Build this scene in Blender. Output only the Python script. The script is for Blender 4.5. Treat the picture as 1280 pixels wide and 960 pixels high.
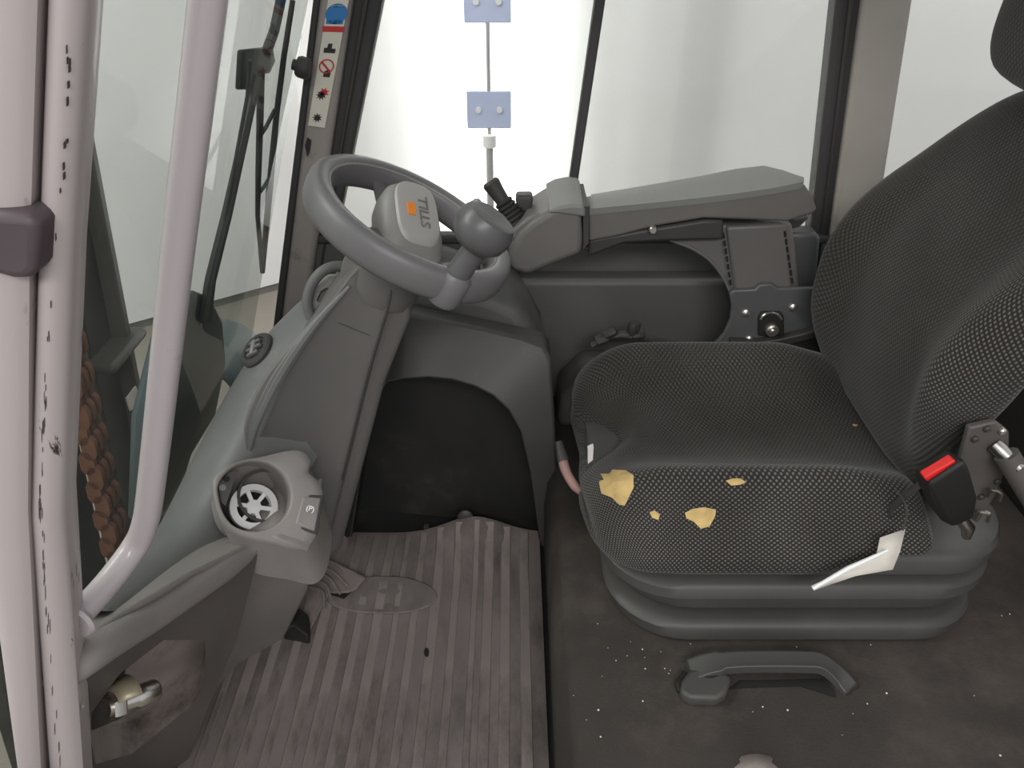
import bpy, bmesh, math, random
from mathutils import Vector, Matrix
random.seed(7)
for o in list(bpy.data.objects): bpy.data.objects.remove(o)
SC = bpy.context.scene
COL = SC.collection

# ------------------------------------------------------------------ camera
CAM_H = 1.25; PITCH = math.radians(33.0); FPX = 960.0
cam_d = bpy.data.cameras.new('camera'); cam = bpy.data.objects.new('camera', cam_d); COL.objects.link(cam)
cam.location = (0, 0, CAM_H); cam.rotation_euler = (math.radians(90) - PITCH, 0, 0)
cam_d.sensor_width = 36.0; cam_d.lens = 36.0 * FPX / 1280.0; cam_d.clip_start = 0.02; cam_d.clip_end = 60
SC.camera = cam

# ------------------------------------------------------------------ world, lamps, exposure
w = bpy.data.worlds.new('hall_light'); SC.world = w; w.use_nodes = True
bg = w.node_tree.nodes['Background']; bg.inputs[0].default_value = (0.94, 0.96, 1.0, 1); bg.inputs[1].default_value = 0.72
vs = SC.view_settings
vs.view_transform = 'Standard'; vs.look = 'None'; vs.exposure = 0.12; vs.gamma = 1.0; vs.use_curve_mapping = False

def area_lamp(name, loc, target, sx, sy, power, col=(1, .97, .94), spread=180):
    d = bpy.data.lights.new(name, 'AREA'); d.shape = 'RECTANGLE'; d.size = sx; d.size_y = sy; d.energy = power; d.color = col
    d.spread = math.radians(spread)
    o = bpy.data.objects.new(name, d); COL.objects.link(o); o.location = loc
    o.rotation_euler = (Vector(target) - Vector(loc)).to_track_quat('-Z', 'Y').to_euler()
    return o
def spot_lamp(name, loc, target, power, angle, blend=1.0, radius=.15, col=(1, 1, 1)):
    d = bpy.data.lights.new(name, 'SPOT'); d.energy = power; d.spot_size = math.radians(angle); d.spot_blend = blend
    d.shadow_soft_size = radius; d.color = col
    o = bpy.data.objects.new(name, d); COL.objects.link(o); o.location = loc
    o.rotation_euler = (Vector(target) - Vector(loc)).to_track_quat('-Z', 'Y').to_euler()
    return o
# unseen fill lamps added around the hall and one flood lamp standing behind the hanging white sheet
area_lamp('hall_fill_lamp', (0.2, -2.4, 3.0), (0, 0.9, 0.3), 2.6, .6, 78)  # out of view, set low on the door side to brighten the cab
area_lamp('hall_fill_lamp', (-3.0, 0.9, 3.4), (-2.2, 2.6, 0.2), .5, 2.6, 120)
area_lamp('hall_fill_lamp', (1.8, 2.6, 3.6), (1.8, 3.6, 0.6), 2.6, .4, 36)
area_lamp('flood_lamp', (-0.10, 3.72, 0.55), (-0.10, 3.0, 0.55), .42, 1.9, 19, (1, 1, 1))

# ------------------------------------------------------------------ pixel -> place helpers
_c, _s = math.cos(PITCH), math.sin(PITCH)
def ray(px, py):
    u = (px - 640) / FPX; v = (py - 480) / FPX
    return Vector((u, _c - v * _s, -_s - v * _c))
def PY(px, py, Y):
    d = ray(px, py); return Vector((0, 0, CAM_H)) + d * (Y / d.y)
def PZ(px, py, Z):
    d = ray(px, py); return Vector((0, 0, CAM_H)) + d * ((Z - CAM_H) / d.z)
def PX(px, py, X):
    d = ray(px, py); return Vector((0, 0, CAM_H)) + d * (X / d.x)
GX0, GK = -.723, .33            # windscreen plane X = GX0 + GK*Z
def PW(px, py, off=0.0):
    d = ray(px, py); t = (GX0 + off + GK * CAM_H) / (d.x - GK * d.z)
    return Vector((0, 0, CAM_H)) + d * t
def T(l): return [PY(*q) for q in l]

# ------------------------------------------------------------------ materials
def lin(c):
    return tuple((x / 255 / 12.92 if x / 255 <= .04045 else ((x / 255 + .055) / 1.055) ** 2.4) for x in c) + (1,)
MATS = {}
def mat(name, rgb, rough=.55, metal=0., var=.12, vscale=9., bump=0., bscale=300., spec=.4, dirt=None, dirt_scale=5., dirt_lo=.55, dirt_hi=.75, stretch=None, coat=0):
    m = bpy.data.materials.new(name); m.use_nodes = True; nt = m.node_tree; N = nt.nodes; L = nt.links
    b = N['Principled BSDF']; b.inputs['Roughness'].default_value = rough; b.inputs['Metallic'].default_value = metal
    b.inputs['Specular IOR Level'].default_value = spec
    if coat: b.inputs['Coat Weight'].default_value = coat
    tc = N.new('ShaderNodeTexCoord'); src = tc.outputs['Object']
    if stretch:
        mp = N.new('ShaderNodeMapping'); mp.inputs['Scale'].default_value = stretch; L.new(src, mp.inputs['Vector']); src = mp.outputs['Vector']
    n = N.new('ShaderNodeTexNoise'); n.inputs['Scale'].default_value = vscale; n.inputs['Detail'].default_value = 5; L.new(src, n.inputs['Vector'])
    base = lin(rgb)
    r = N.new('ShaderNodeValToRGB'); r.color_ramp.elements[0].position = .3; r.color_ramp.elements[1].position = .7
    r.color_ramp.elements[0].color = tuple(x * (1 - var) for x in base[:3]) + (1,)
    r.color_ramp.elements[1].color = tuple(min(1, x * (1 + var)) for x in base[:3]) + (1,)
    L.new(n.outputs['Fac'], r.inputs['Fac']); out = r.outputs['Color']
    if dirt:
        n2 = N.new('ShaderNodeTexNoise'); n2.inputs['Scale'].default_value = dirt_scale; n2.inputs['Detail'].default_value = 8; n2.inputs['Roughness'].default_value = .7
        L.new(src, n2.inputs['Vector'])
        r2 = N.new('ShaderNodeValToRGB'); r2.color_ramp.elements[0].position = dirt_lo; r2.color_ramp.elements[1].position = dirt_hi
        L.new(n2.outputs['Fac'], r2.inputs['Fac'])
        mx = N.new('ShaderNodeMixRGB'); L.new(r2.outputs['Color'], mx.inputs['Fac']); L.new(out, mx.inputs['Color1']); mx.inputs['Color2'].default_value = lin(dirt)
        out = mx.outputs['Color']
    L.new(out, b.inputs['Base Color'])
    if bump:
        nb = N.new('ShaderNodeTexNoise'); nb.inputs['Scale'].default_value = bscale; nb.inputs['Detail'].default_value = 2; L.new(tc.outputs['Object'], nb.inputs['Vector'])
        bp = N.new('ShaderNodeBump'); bp.inputs['Strength'].default_value = bump; bp.inputs['Distance'].default_value = .002
        L.new(nb.outputs['Fac'], bp.inputs['Height']); L.new(bp.outputs['Normal'], b.inputs['Normal'])
    MATS[name] = m
    return m
def fabric(name):
    m = bpy.data.materials.new(name); m.use_nodes = True; nt = m.node_tree; N = nt.nodes; L = nt.links
    b = N['Principled BSDF']; b.inputs['Roughness'].default_value = .9; b.inputs['Specular IOR Level'].default_value = .15
    b.inputs['Sheen Weight'].default_value = .15
    uv = N.new('ShaderNodeTexCoord')
    def dots(scale, rz, size):
        mp = N.new('ShaderNodeMapping'); mp.inputs['Scale'].default_value = (scale[0], scale[1], 1); mp.inputs['Rotation'].default_value = (0, 0, rz)
        L.new(uv.outputs['UV'], mp.inputs['Vector'])
        v = N.new('ShaderNodeTexVoronoi'); v.voronoi_dimensions = '2D'; v.inputs['Randomness'].default_value = .06; v.inputs['Scale'].default_value = 1
        L.new(mp.outputs['Vector'], v.inputs['Vector'])
        r = N.new('ShaderNodeValToRGB'); r.color_ramp.elements[0].position = size * .55; r.color_ramp.elements[1].position = size
        r.color_ramp.elements[0].color = (1, 1, 1, 1); r.color_ramp.elements[1].color = (0, 0, 0, 1)
        L.new(v.outputs['Distance'], r.inputs['Fac']); return r.outputs['Color']
    big = dots((150, 150), math.radians(45), .36); fine = dots((170, 125), math.radians(40), .46)
    at = N.new('ShaderNodeAttribute'); at.attribute_name = 'bolster'
    c1 = N.new('ShaderNodeMixRGB'); c1.inputs['Color1'].default_value = lin((46, 44, 43)); c1.inputs['Color2'].default_value = lin((112, 108, 102)); L.new(big, c1.inputs['Fac'])
    c2 = N.new('ShaderNodeMixRGB'); c2.inputs['Color1'].default_value = lin((44, 42, 40)); c2.inputs['Color2'].default_value = lin((74, 71, 67)); L.new(fine, c2.inputs['Fac'])
    mx = N.new('ShaderNodeMixRGB'); L.new(at.outputs['Fac'], mx.inputs['Fac']); L.new(c2.outputs['Color'], mx.inputs['Color1']); L.new(c1.outputs['Color'], mx.inputs['Color2'])
    n = N.new('ShaderNodeTexNoise'); n.inputs['Scale'].default_value = 7; n.inputs['Detail'].default_value = 4; L.new(uv.outputs['Object'], n.inputs['Vector'])
    r = N.new('ShaderNodeValToRGB'); r.color_ramp.elements[0].position = .35; r.color_ramp.elements[0].color = (.6, .58, .56, 1); r.color_ramp.elements[1].position = .65
    L.new(n.outputs['Fac'], r.inputs['Fac'])
    mu = N.new('ShaderNodeMixRGB'); mu.blend_type = 'MULTIPLY'; mu.inputs['Fac'].default_value = .7; L.new(mx.outputs['Color'], mu.inputs['Color1']); L.new(r.outputs['Color'], mu.inputs['Color2'])
    L.new(mu.outputs['Color'], b.inputs['Base Color'])
    bp = N.new('ShaderNodeBump'); bp.inputs['Strength'].default_value = .25; bp.inputs['Distance'].default_value = .002
    L.new(mx.outputs['Color'], bp.inputs['Height']); L.new(bp.outputs['Normal'], b.inputs['Normal'])
    MATS[name] = m; return m
def glass(name, tint, refl=1.0, haze=0.0):
    m = bpy.data.materials.new(name); m.use_nodes = True; nt = m.node_tree; N = nt.nodes; L = nt.links
    N.remove(N['Principled BSDF']); out = N['Material Output']
    tr = N.new('ShaderNodeBsdfTransparent'); tr.inputs[0].default_value = lin(tint)
    gl = N.new('ShaderNodeBsdfGlossy'); gl.inputs['Roughness'].default_value = .02; gl.inputs['Color'].default_value = (refl, refl, refl, 1)
    fr = N.new('ShaderNodeFresnel'); fr.inputs['IOR'].default_value = 1.45
    ge = N.new('ShaderNodeNewGeometry'); inv = N.new('ShaderNodeMath'); inv.operation = 'SUBTRACT'; inv.inputs[0].default_value = 1; L.new(ge.outputs['Backfacing'], inv.inputs[1])
    ff = N.new('ShaderNodeMath'); ff.operation = 'MULTIPLY'; L.new(fr.outputs[0], ff.inputs[0]); L.new(inv.outputs[0], ff.inputs[1])
    mx = N.new('ShaderNodeMixShader'); L.new(ff.outputs[0], mx.inputs[0]); L.new(tr.outputs[0], mx.inputs[1]); L.new(gl.outputs[0], mx.inputs[2])
    last = mx.outputs[0]
    if haze:      # film of dust on the pane
        df = N.new('ShaderNodeBsdfDiffuse'); df.inputs[0].default_value = (.75, .75, .72, 1)
        tc = N.new('ShaderNodeTexCoord'); n = N.new('ShaderNodeTexNoise'); n.inputs['Scale'].default_value = 3; n.inputs['Detail'].default_value = 6
        L.new(tc.outputs['Object'], n.inputs['Vector'])
        r = N.new('ShaderNodeValToRGB'); r.color_ramp.elements[0].position = .35; r.color_ramp.elements[1].position = .75
        r.color_ramp.elements[0].color = (haze * .5,) * 3 + (1,); r.color_ramp.elements[1].color = (haze * 1.5,) * 3 + (1,)
        L.new(n.outputs['Fac'], r.inputs['Fac'])
        m2 = N.new('ShaderNodeMixShader'); L.new(r.outputs['Color'], m2.inputs[0]); L.new(last, m2.inputs[1]); L.new(df.outputs[0], m2.inputs[2]); last = m2.outputs[0]
    L.new(last, out.inputs['Surface']); MATS[name] = m; return m

mat('white_paint', (172, 163, 162), .42, var=.05, vscale=4, dirt=(120, 105, 98), dirt_scale=26, dirt_lo=.62, dirt_hi=.72, stretch=(1, 1, .25), coat=.2)
mat('chipped_paint', (172, 163, 162), .42, var=.05, vscale=4, dirt=(48, 42, 42), dirt_scale=42, dirt_lo=.635, dirt_hi=.665, stretch=(1, 1, .16), coat=.2)
mat('handle_paint', (172, 164, 166), .38, var=.04, vscale=5, dirt=(140, 125, 122), dirt_scale=18, dirt_lo=.66, dirt_hi=.8, coat=.3)
mat('grey_paint', (150, 143, 138), .5, var=.08, vscale=5, dirt=(95, 88, 84), dirt_scale=12, dirt_lo=.6, dirt_hi=.8)
mat('beige_paint', (160, 154, 146), .5, var=.05)
mat('rubber_seal', (62, 60, 60), .6, var=.1)
mat('bumper_rubber', (78, 68, 72), .55, var=.15)
mat('cowl_plastic', (102, 102, 101), .5, var=.12, vscale=6, bump=.12, bscale=900, dirt=(132, 129, 126), dirt_scale=9, dirt_lo=.58, dirt_hi=.85)
mat('column_plastic', (98, 95, 93), .5, var=.07, vscale=5, bump=.12, bscale=900)
mat('console_plastic', (126, 121, 118), .45, var=.1, vscale=8, bump=.1, bscale=900, dirt=(142, 133, 129), dirt_scale=16, dirt_lo=.58, dirt_hi=.8)
mat('lower_plastic', (84, 79, 76), .5, var=.15, vscale=6, dirt=(98, 90, 84), dirt_scale=8, dirt_lo=.55, dirt_hi=.8)
mat('recess_plastic', (140, 130, 124), .55, var=.15, vscale=9, dirt=(70, 62, 58), dirt_scale=11, dirt_lo=.5, dirt_hi=.75)
mat('dark_plastic', (58, 56, 54), .5, var=.12, vscale=6)
mat('panel_grey', (86, 85, 83), .55, var=.12, vscale=4, dirt=(92, 88, 82), dirt_scale=6, dirt_lo=.5, dirt_hi=.8)
mat('footwell_plastic', (66, 65, 63), .5, var=.15, vscale=5, dirt=(80, 71, 63), dirt_scale=13, dirt_lo=.56, dirt_hi=.8)
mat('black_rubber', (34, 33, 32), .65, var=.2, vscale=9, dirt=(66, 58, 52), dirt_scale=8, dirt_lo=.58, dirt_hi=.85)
mat('mat_rubber', (124, 115, 112), .7, var=.2, vscale=6, dirt=(66, 60, 55), dirt_scale=5, dirt_lo=.45, dirt_hi=.72, stretch=(1, .45, 1), bump=.2, bscale=200)
mat('mat_rib', (138, 128, 124), .65, var=.2, vscale=8, dirt=(74, 67, 61), dirt_scale=6, dirt_lo=.47, dirt_hi=.72, stretch=(1, .4, 1), bump=.15, bscale=200)
mat('hood_cover', (56, 51, 47), .85, var=.22, vscale=8, dirt=(84, 75, 68), dirt_scale=5, dirt_lo=.5, dirt_hi=.8, bump=.5, bscale=260)
mat('base_plastic', (72, 71, 69), .5, var=.1, vscale=5, dirt=(84, 80, 75), dirt_scale=7, dirt_lo=.52, dirt_hi=.8)
mat('bellows_rubber', (32, 31, 31), .55, var=.1)
mat('wheel_plastic', (104, 102, 103), .42, var=.05, bump=.08, bscale=700)
mat('hub_plastic', (132, 130, 127), .45, var=.05)
mat('pad_grey', (164, 162, 158), .45, var=.04)
mat('knob_plastic', (84, 83, 84), .35, var=.05)
mat('logo_orange', (238, 138, 46), .5, var=.03)
mat('letter_grey', (118, 116, 113), .5, var=.02)
mat('arm_plastic', (100, 97, 95), .45, var=.06, bump=.08, bscale=800)
mat('arm_pad', (112, 113, 110), .5, var=.06, bump=.15, bscale=700)
mat('bracket_paint', (84, 85, 85), .42, var=.08)
mat('steel', (190, 186, 180), .28, metal=1., var=.1, vscale=30, dirt=(120, 95, 75), dirt_scale=30, dirt_lo=.6, dirt_hi=.8)
mat('brass', (176, 166, 142), .5, metal=.5, var=.15, vscale=20)
mat('bolt_metal', (205, 200, 195), .3, metal=.9, var=.05)
mat('red_plastic', (216, 40, 38), .4, var=.03)
mat('foam', (196, 168, 112), .95, var=.22, vscale=40, bump=.8, bscale=150)
mat('paper_tag', (206, 200, 190), .7, var=.12, vscale=20)
mat('silver_plastic', (205, 202, 200), .4, var=.06)
mat('white_print', (232, 232, 230), .6, var=.02)
mat('sticker_cream', (212, 206, 192), .55, var=.05)
mat('sticker_blue', (52, 120, 180), .5, var=.04)
mat('sticker_red', (190, 52, 54), .5, var=.04)
mat('sticker_black', (44, 42, 44), .5, var=.04)
mat('mast_steel', (52, 51, 48), .5, var=.2, vscale=4, dirt=(72, 66, 58), dirt_scale=6, dirt_lo=.5, dirt_hi=.8)
mat('mast_edge', (74, 71, 67), .45, var=.1)
mat('rust', (108, 70, 50), .8, var=.25, vscale=20)
mat('wiper_black', (56, 58, 57), .5, var=.08)
mat('teal_fender', (70, 82, 83), .4, var=.1, vscale=3)
mat('hall_white', (236, 236, 234), .8, var=.03, vscale=1.2)
mat('hall_lower', (222, 222, 220), .8, var=.03, vscale=1.2)
mat('hall_dark', (110, 108, 104), .7, var=.1)
mat('hall_floor', (126, 121, 111), .7, var=.1, vscale=2)
mat('blue_plate', (196, 206, 238), .5, var=.05)
mat('bar_metal', (190, 190, 192), .4, metal=.4, var=.05)
mat('crumb', (215, 208, 196), .8, var=.2, vscale=50)
mat('roof_black', (40, 40, 40), .7, var=.1)
mat('soil_pink', (150, 118, 112), .5, var=.1)
fabric('seat_fabric')
m = mat('sheet_cloth', (238, 238, 236), .9, var=.02, vscale=2)
_nt = m.node_tree; _tr = _nt.nodes.new('ShaderNodeBsdfTranslucent'); _tr.inputs[0].default_value = (.85, .85, .84, 1)
_mx = _nt.nodes.new('ShaderNodeMixShader'); _mx.inputs[0].default_value = .5
_nt.links.new(_nt.nodes['Principled BSDF'].outputs[0], _mx.inputs[1]); _nt.links.new(_tr.outputs[0], _mx.inputs[2])
_nt.links.new(_mx.outputs[0], _nt.nodes['Material Output'].inputs['Surface'])
glass('screen_glass', (244, 247, 245), .3, .03)
glass('side_glass', (246, 247, 246), .8, .04)

# ------------------------------------------------------------------ mesh builder
WL = {}
def _link(name, me, m, parent, origin, smooth=True):
    o = bpy.data.objects.new(name, me); COL.objects.link(o)
    pw = WL[parent] if parent else Vector((0, 0, 0))
    o.location = origin - pw; WL[o] = origin.copy()
    if parent: o.parent = parent
    if m: me.materials.append(MATS[m])
    if smooth:
        for p in me.polygons: p.use_smooth = True
    return o
def root(name, loc, label, cat, group=None):
    o = bpy.data.objects.new(name, None); COL.objects.link(o); o.location = loc; WL[o] = Vector(loc); o.empty_display_size = .05
    tag(o, label, cat, group); return o
def tag(o, label=None, cat=None, group=None, kind=None):
    if label: o['label'] = label
    if cat: o['category'] = cat
    if group: o['group'] = group
    if kind: o['kind'] = kind
    return o
class G:
    def __init__(s): s.v = []; s.f = []
    def add(s, vs, fs):
        k = len(s.v); s.v += [Vector(a) for a in vs]; s.f += [tuple(i + k for i in f) for f in fs]; return s
    def box(s, c, d, R=None):
        c = Vector(c); vs = []
        for z in (-1, 1):
            for x, y in ((-1, -1), (1, -1), (1, 1), (-1, 1)):
                q = Vector((x * d[0] / 2, y * d[1] / 2, z * d[2] / 2)); vs.append(c + (R @ q if R else q))
        return s.add(vs, [(3, 2, 1, 0), (4, 5, 6, 7), (0, 1, 5, 4), (1, 2, 6, 5), (2, 3, 7, 6), (3, 0, 4, 7)])
    def prism(s, pts, off):
        n = len(pts); off = Vector(off)
        return s.add(list(pts) + [Vector(p) + off for p in pts], [tuple(range(n)), tuple(range(2 * n - 1, n - 1, -1))] + [(i, i + n, (i + 1) % n + n, (i + 1) % n) for i in range(n)])
    def loft(s, rings, closed=True, caps=True):
        n = len(rings[0]); vs = [p for r in rings for p in r]; fs = []
        for i in range(len(rings) - 1):
            for j in range(n if closed else n - 1):
                k = (j + 1) % n; fs.append((i * n + j, i * n + k, (i + 1) * n + k, (i + 1) * n + j))
        if caps and closed: fs += [tuple(range(n - 1, -1, -1)), tuple(range((len(rings) - 1) * n, len(rings) * n))]
        return s.add(vs, fs)
    def tube(s, path, r, seg=12, closed=False, flat=1.0, up=None):
        path = [Vector(p) for p in path]; n = len(path); rs = r if isinstance(r, (list, tuple)) else [r] * n
        rings = []; ref = Vector(up) if up else None
        for i, p in enumerate(path):
            a = path[(i - 1) % n] if closed or i else p; b = path[(i + 1) % n] if closed or i < n - 1 else p
            t = (b - a).normalized()
            if ref is None: ref = Vector((0, 0, 1)) if abs(t.z) < .8 else Vector((1, 0, 0))
            u = (ref - t * ref.dot(t)).normalized(); 
            if not up: ref = u
            vv = t.cross(u)
            rings.append([p + u * (math.cos(q) * rs[i] * flat) + vv * (math.sin(q) * rs[i]) for q in [2 * math.pi * k / seg for k in range(seg)]])
        if closed: return s.loft(rings + [rings[0]], caps=False)
        return s.loft(rings)
    def lathe(s, prof, c, axis, seg=24, caps=True):
        ax = Vector(axis).normalized(); u = ax.orthogonal().normalized(); vv = ax.cross(u); c = Vector(c)
        return s.loft([[c + ax * h + u * (math.cos(q) * r) + vv * (math.sin(q) * r) for q in [2 * math.pi * k / seg for k in range(seg)]] for r, h in prof], caps=caps)
    def build(s, name, m, parent=None, bevel=0, bseg=2, sub=0, smooth=True, solid=0, origin=None, auto=True, weld=False):
        lo = Vector([min(v[i] for v in s.v) for i in range(3)]); hi = Vector([max(v[i] for v in s.v) for i in range(3)])
        oc = Vector(origin) if origin else Vector(((lo.x + hi.x) / 2, (lo.y + hi.y) / 2, lo.z if parent is None else (lo.z + hi.z) / 2))
        me = bpy.data.meshes.new(name); me.from_pydata([v - oc for v in s.v], [], s.f)
        bm = bmesh.new(); bm.from_mesh(me)
        if weld: bmesh.ops.remove_doubles(bm, verts=bm.verts, dist=1e-5)
        bmesh.ops.recalc_face_normals(bm, faces=bm.faces); bm.to_mesh(me); bm.free()
        o = _link(name, me, m, parent, oc, smooth)
        if solid: q = o.modifiers.new('thick', 'SOLIDIFY'); q.thickness = solid; q.offset = -1
        if bevel: q = o.modifiers.new('bev', 'BEVEL'); q.width = bevel; q.segments = bseg; q.limit_method = 'ANGLE'; q.angle_limit = math.radians(35); q.harden_normals = False
        if sub: q = o.modifiers.new('sub', 'SUBSURF'); q.levels = sub; q.render_levels = sub
        if smooth and auto and not sub:
            me.set_sharp_from_angle(angle=math.radians(40))
        return o
def smooth_path(pts, k=6, closed=False):
    pts = [Vector(p) for p in pts]; n = len(pts); out = []
    m = n if closed else n - 1
    for i in range(m):
        p1, p2 = pts[i], pts[(i + 1) % n]
        p0 = pts[(i - 1) % n] if closed or i else p1 * 2 - p2
        p3 = pts[(i + 2) % n] if closed or i < n - 2 else p2 * 2 - p1
        for j in range(k):
            t = j / k
            out.append(.5 * ((2 * p1) + (p2 - p0) * t + (2 * p0 - 5 * p1 + 4 * p2 - p3) * t * t + (3 * p1 - p0 - 3 * p2 + p3) * t ** 3))
    if not closed: out.append(pts[-1])
    return out
def rrect(x0, x1, y0, y1, r, z, k=6):
    out = []
    for cx, cy, a in ((x1 - r, y1 - r, 0), (x0 + r, y1 - r, 90), (x0 + r, y0 + r, 180), (x1 - r, y0 + r, 270)):
        for i in range(k + 1):
            q = math.radians(a + 90 * i / k); out.append(Vector((cx + r * math.cos(q), cy + r * math.sin(q), z)))
    return out
def text_part(name, body, size, M, m, parent, depth=.0006):
    cu = bpy.data.curves.new(name, 'FONT'); cu.body = body; cu.size = size; cu.align_x = 'CENTER'; cu.align_y = 'CENTER'; cu.extrude = depth; cu.offset = size * .012
    t = bpy.data.objects.new(name + '_src', cu); COL.objects.link(t)
    bpy.context.view_layer.update()
    me = bpy.data.meshes.new_from_object(t.evaluated_get(bpy.context.evaluated_depsgraph_get()))
    bpy.data.objects.remove(t); bpy.data.curves.remove(cu)
    me.materials.clear()
    oc = M.translation.copy(); R = M.to_3x3()
    for v in me.vertices: v.co = R @ v.co
    return _link(name, me, m, parent, oc, False)
def frame(o, x, y):           # matrix with x axis, y axis given (orthonormalised)
    x = Vector(x).normalized(); y = Vector(y); y = (y - x * y.dot(x)).normalized(); z = x.cross(y)
    return Matrix(((x.x, y.x, z.x, o[0]), (x.y, y.y, z.y, o[1]), (x.z, y.z, z.z, o[2]), (0, 0, 0, 1)))

# ================================================================== THE HALL OUTSIDE
GZ = -.5
A = PZ(170, 410, GZ); B = PZ(350, 360, GZ)
wd = (B - A); wd.z = 0; wd.normalize(); wn = Vector((wd.y, -wd.x, 0))       # along the wall, towards the truck
wp = lambda t, z, off=0: A + wd * t + wn * off + Vector((0, 0, z - GZ))
o = G().prism([Vector((-9, -5, GZ)), Vector((9, -5, GZ)), Vector((9, 13, GZ)), Vector((-9, 13, GZ))], (0, 0, -.1)).build('floor', 'hall_floor', smooth=False)
tag(o, 'dull beige concrete floor of the hall beyond the windscreen', 'floor', kind='structure')
KC = tt_corner = 1.0
CW = A + wd * KC                                   # corner of the two white walls
g = G(); g.prism([wp(-6, GZ), wp(KC, GZ), wp(KC, GZ + 4.6), wp(-6, GZ + 4.6)], wn * -.12)
tag(g.build('wall_left', 'hall_white', smooth=False), 'white hall wall beyond the windscreen', 'wall', kind='structure')
o = G().prism([wp(-6, GZ, .001), wp(KC, GZ, .001), wp(KC, GZ + .035, .001), wp(-6, GZ + .035, .001)], wn * .012).build('baseboard_left', 'hall_dark', smooth=False)
tag(o, 'thin dark skirting along the foot of the white wall', 'baseboard', kind='structure')
g = G(); g.prism([wp(-6, GZ + .04, .001), wp(KC, GZ + .04, .001), wp(KC, GZ + 1.55, .001), wp(-6, GZ + 1.55, .001)], wn * .02)
tag(g.build('trim_1', 'hall_lower', smooth=False), 'pale grey lower boarding on the white hall wall', 'wall boarding', kind='structure')
# second wall, square to the truck, seen through the side windows
A = Vector((CW.x, CW.y, GZ)); wd = Vector((1, 0, 0)); wn = Vector((0, -1, 0))
g = G(); g.prism([wp(0, GZ), wp(9, GZ), wp(9, GZ + 4.6), wp(0, GZ + 4.6)], wn * -.12)
tag(g.build('wall_back', 'hall_white', smooth=False), 'long white wall of the hall seen through the side windows', 'wall', kind='structure')
def wall_hit(px, py, off=0):
    d = ray(px, py); o0 = Vector((0, 0, CAM_H)); t = ((A + wn * off - o0).dot(wn)) / d.dot(wn); return o0 + d * t
tt = lambda P: (P - A).dot(wd)
# hanging white sheet, softly folded, where the flood lamp shines
SO = .20
t0 = tt(wall_hit(370, 100, SO)); t1 = tt(wall_hit(850, 100, SO))
rows = []
for k in range(3):
    z = GZ + .1 + 3.2 * k / 2; row = []
    for i in range(97):
        s = i / 96; fold = SO + .008 * math.sin(s * 23 + .8 * math.sin(s * 9)) + .0012 * math.sin(s * 61 + k * .3)
        row.append(wp(t0 + (t1 - t0) * s, z, fold))
    rows.append(row)
g = G().loft(rows, closed=False)
tag(g.build('hanging_sheet', 'sheet_cloth'), 'white folded sheet hanging before the wall, glowing in the light behind it', 'sheet')
# locking bar with blue plates in front of the sheet
bt = wall_hit(611, 120, .38)
bar = root('locking_bar', wp(tt(bt), GZ, .38), 'thin vertical bar with pale blue plates against the bright sheet', 'bar')
pl = lambda py: wall_hit(611, py, .38)
G().tube([wp(tt(bt), GZ, .38), wp(tt(bt), 2.4, .38)], .009, 8).build('rod', 'bar_metal', bar)
G().tube([wp(tt(bt), pl(260).z, .38), wp(tt(bt), pl(180).z, .38)], .017, 10).build('sleeve', 'bar_metal', bar)
G().lathe([(.02, -.03), (.03, -.025), (.03, .025), (.02, .03)], wp(tt(bt), pl(176).z, .38), (0, 0, 1), 12).build('coupling', 'hall_white', bar)
for py in (137, 2):
    c = wp(tt(bt), pl(py).z, .385)
    R = Matrix((wd, -wn, Vector((0, 0, 1)))).transposed()
    p_ = G().box(c, (.19, .008, .155), R).build('plate', 'blue_plate', bar, bevel=.004)
    for sx in (-1, 1):
        G().lathe([(.012, 0), (.012, .006)], c + wd * .045 * sx + wn * .004, wn, 10).build('screw_or_lit_hole', 'hall_white', p_)  # white discs paint the light showing through the holes in the plate

# ================================================================== MAST AND CHAIN IN FRONT OF THE WINDSCREEN
def MX(px, py): return PX(px, py, -.9)
mtop = MX(104, 190); mbot = MX(182, 590)
ms = root('lift_mast', (-.95, 1.45, GZ), 'dark steel lift mast column with a ring clamp, behind the windscreen', 'mast')
up = (mtop - mbot).normalized(); top = mbot + up * 1.9; bot = mbot - up * .45
def along(z): return bot + (top - bot) * ((z - bot.z) / (top.z - bot.z))
for dy, wy, wx, nm, mm in ((-.012, .024, .10, 'flange', 'mast_edge'), (-.07, .10, .03, 'web', 'mast_steel'), (-.30, .40, .05, 'inner_column', 'mast_steel')):
    g = G(); rr = []
    for e in (bot, top):
        c = e + Vector((-.02 - (.09 if wy > .3 else 0), dy, 0))
        rr.append([c + Vector((x * wx / 2, y * wy / 2, 0)) for x, y in ((-1, -1), (1, -1), (1, 1), (-1, 1))])
    g.loft(rr); g.build(nm, mm, ms, bevel=.004)
g = G(); c = MX(150, 415)
g.loft([[along(z) + Vector((-.02 + x * .075, -.06 + y * .09, 0)) for x, y in ((-1, -1), (1, -1), (1, 1), (-1, 1))] for z in (c.z - .018, c.z + .004)])
g.build('clamp', 'mast_edge', ms, bevel=.012)
q = PX(166, 498, -.862); G().box(q, (.004, .05, .034)).build('label_plate', 'paper_tag', ms)
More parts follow.
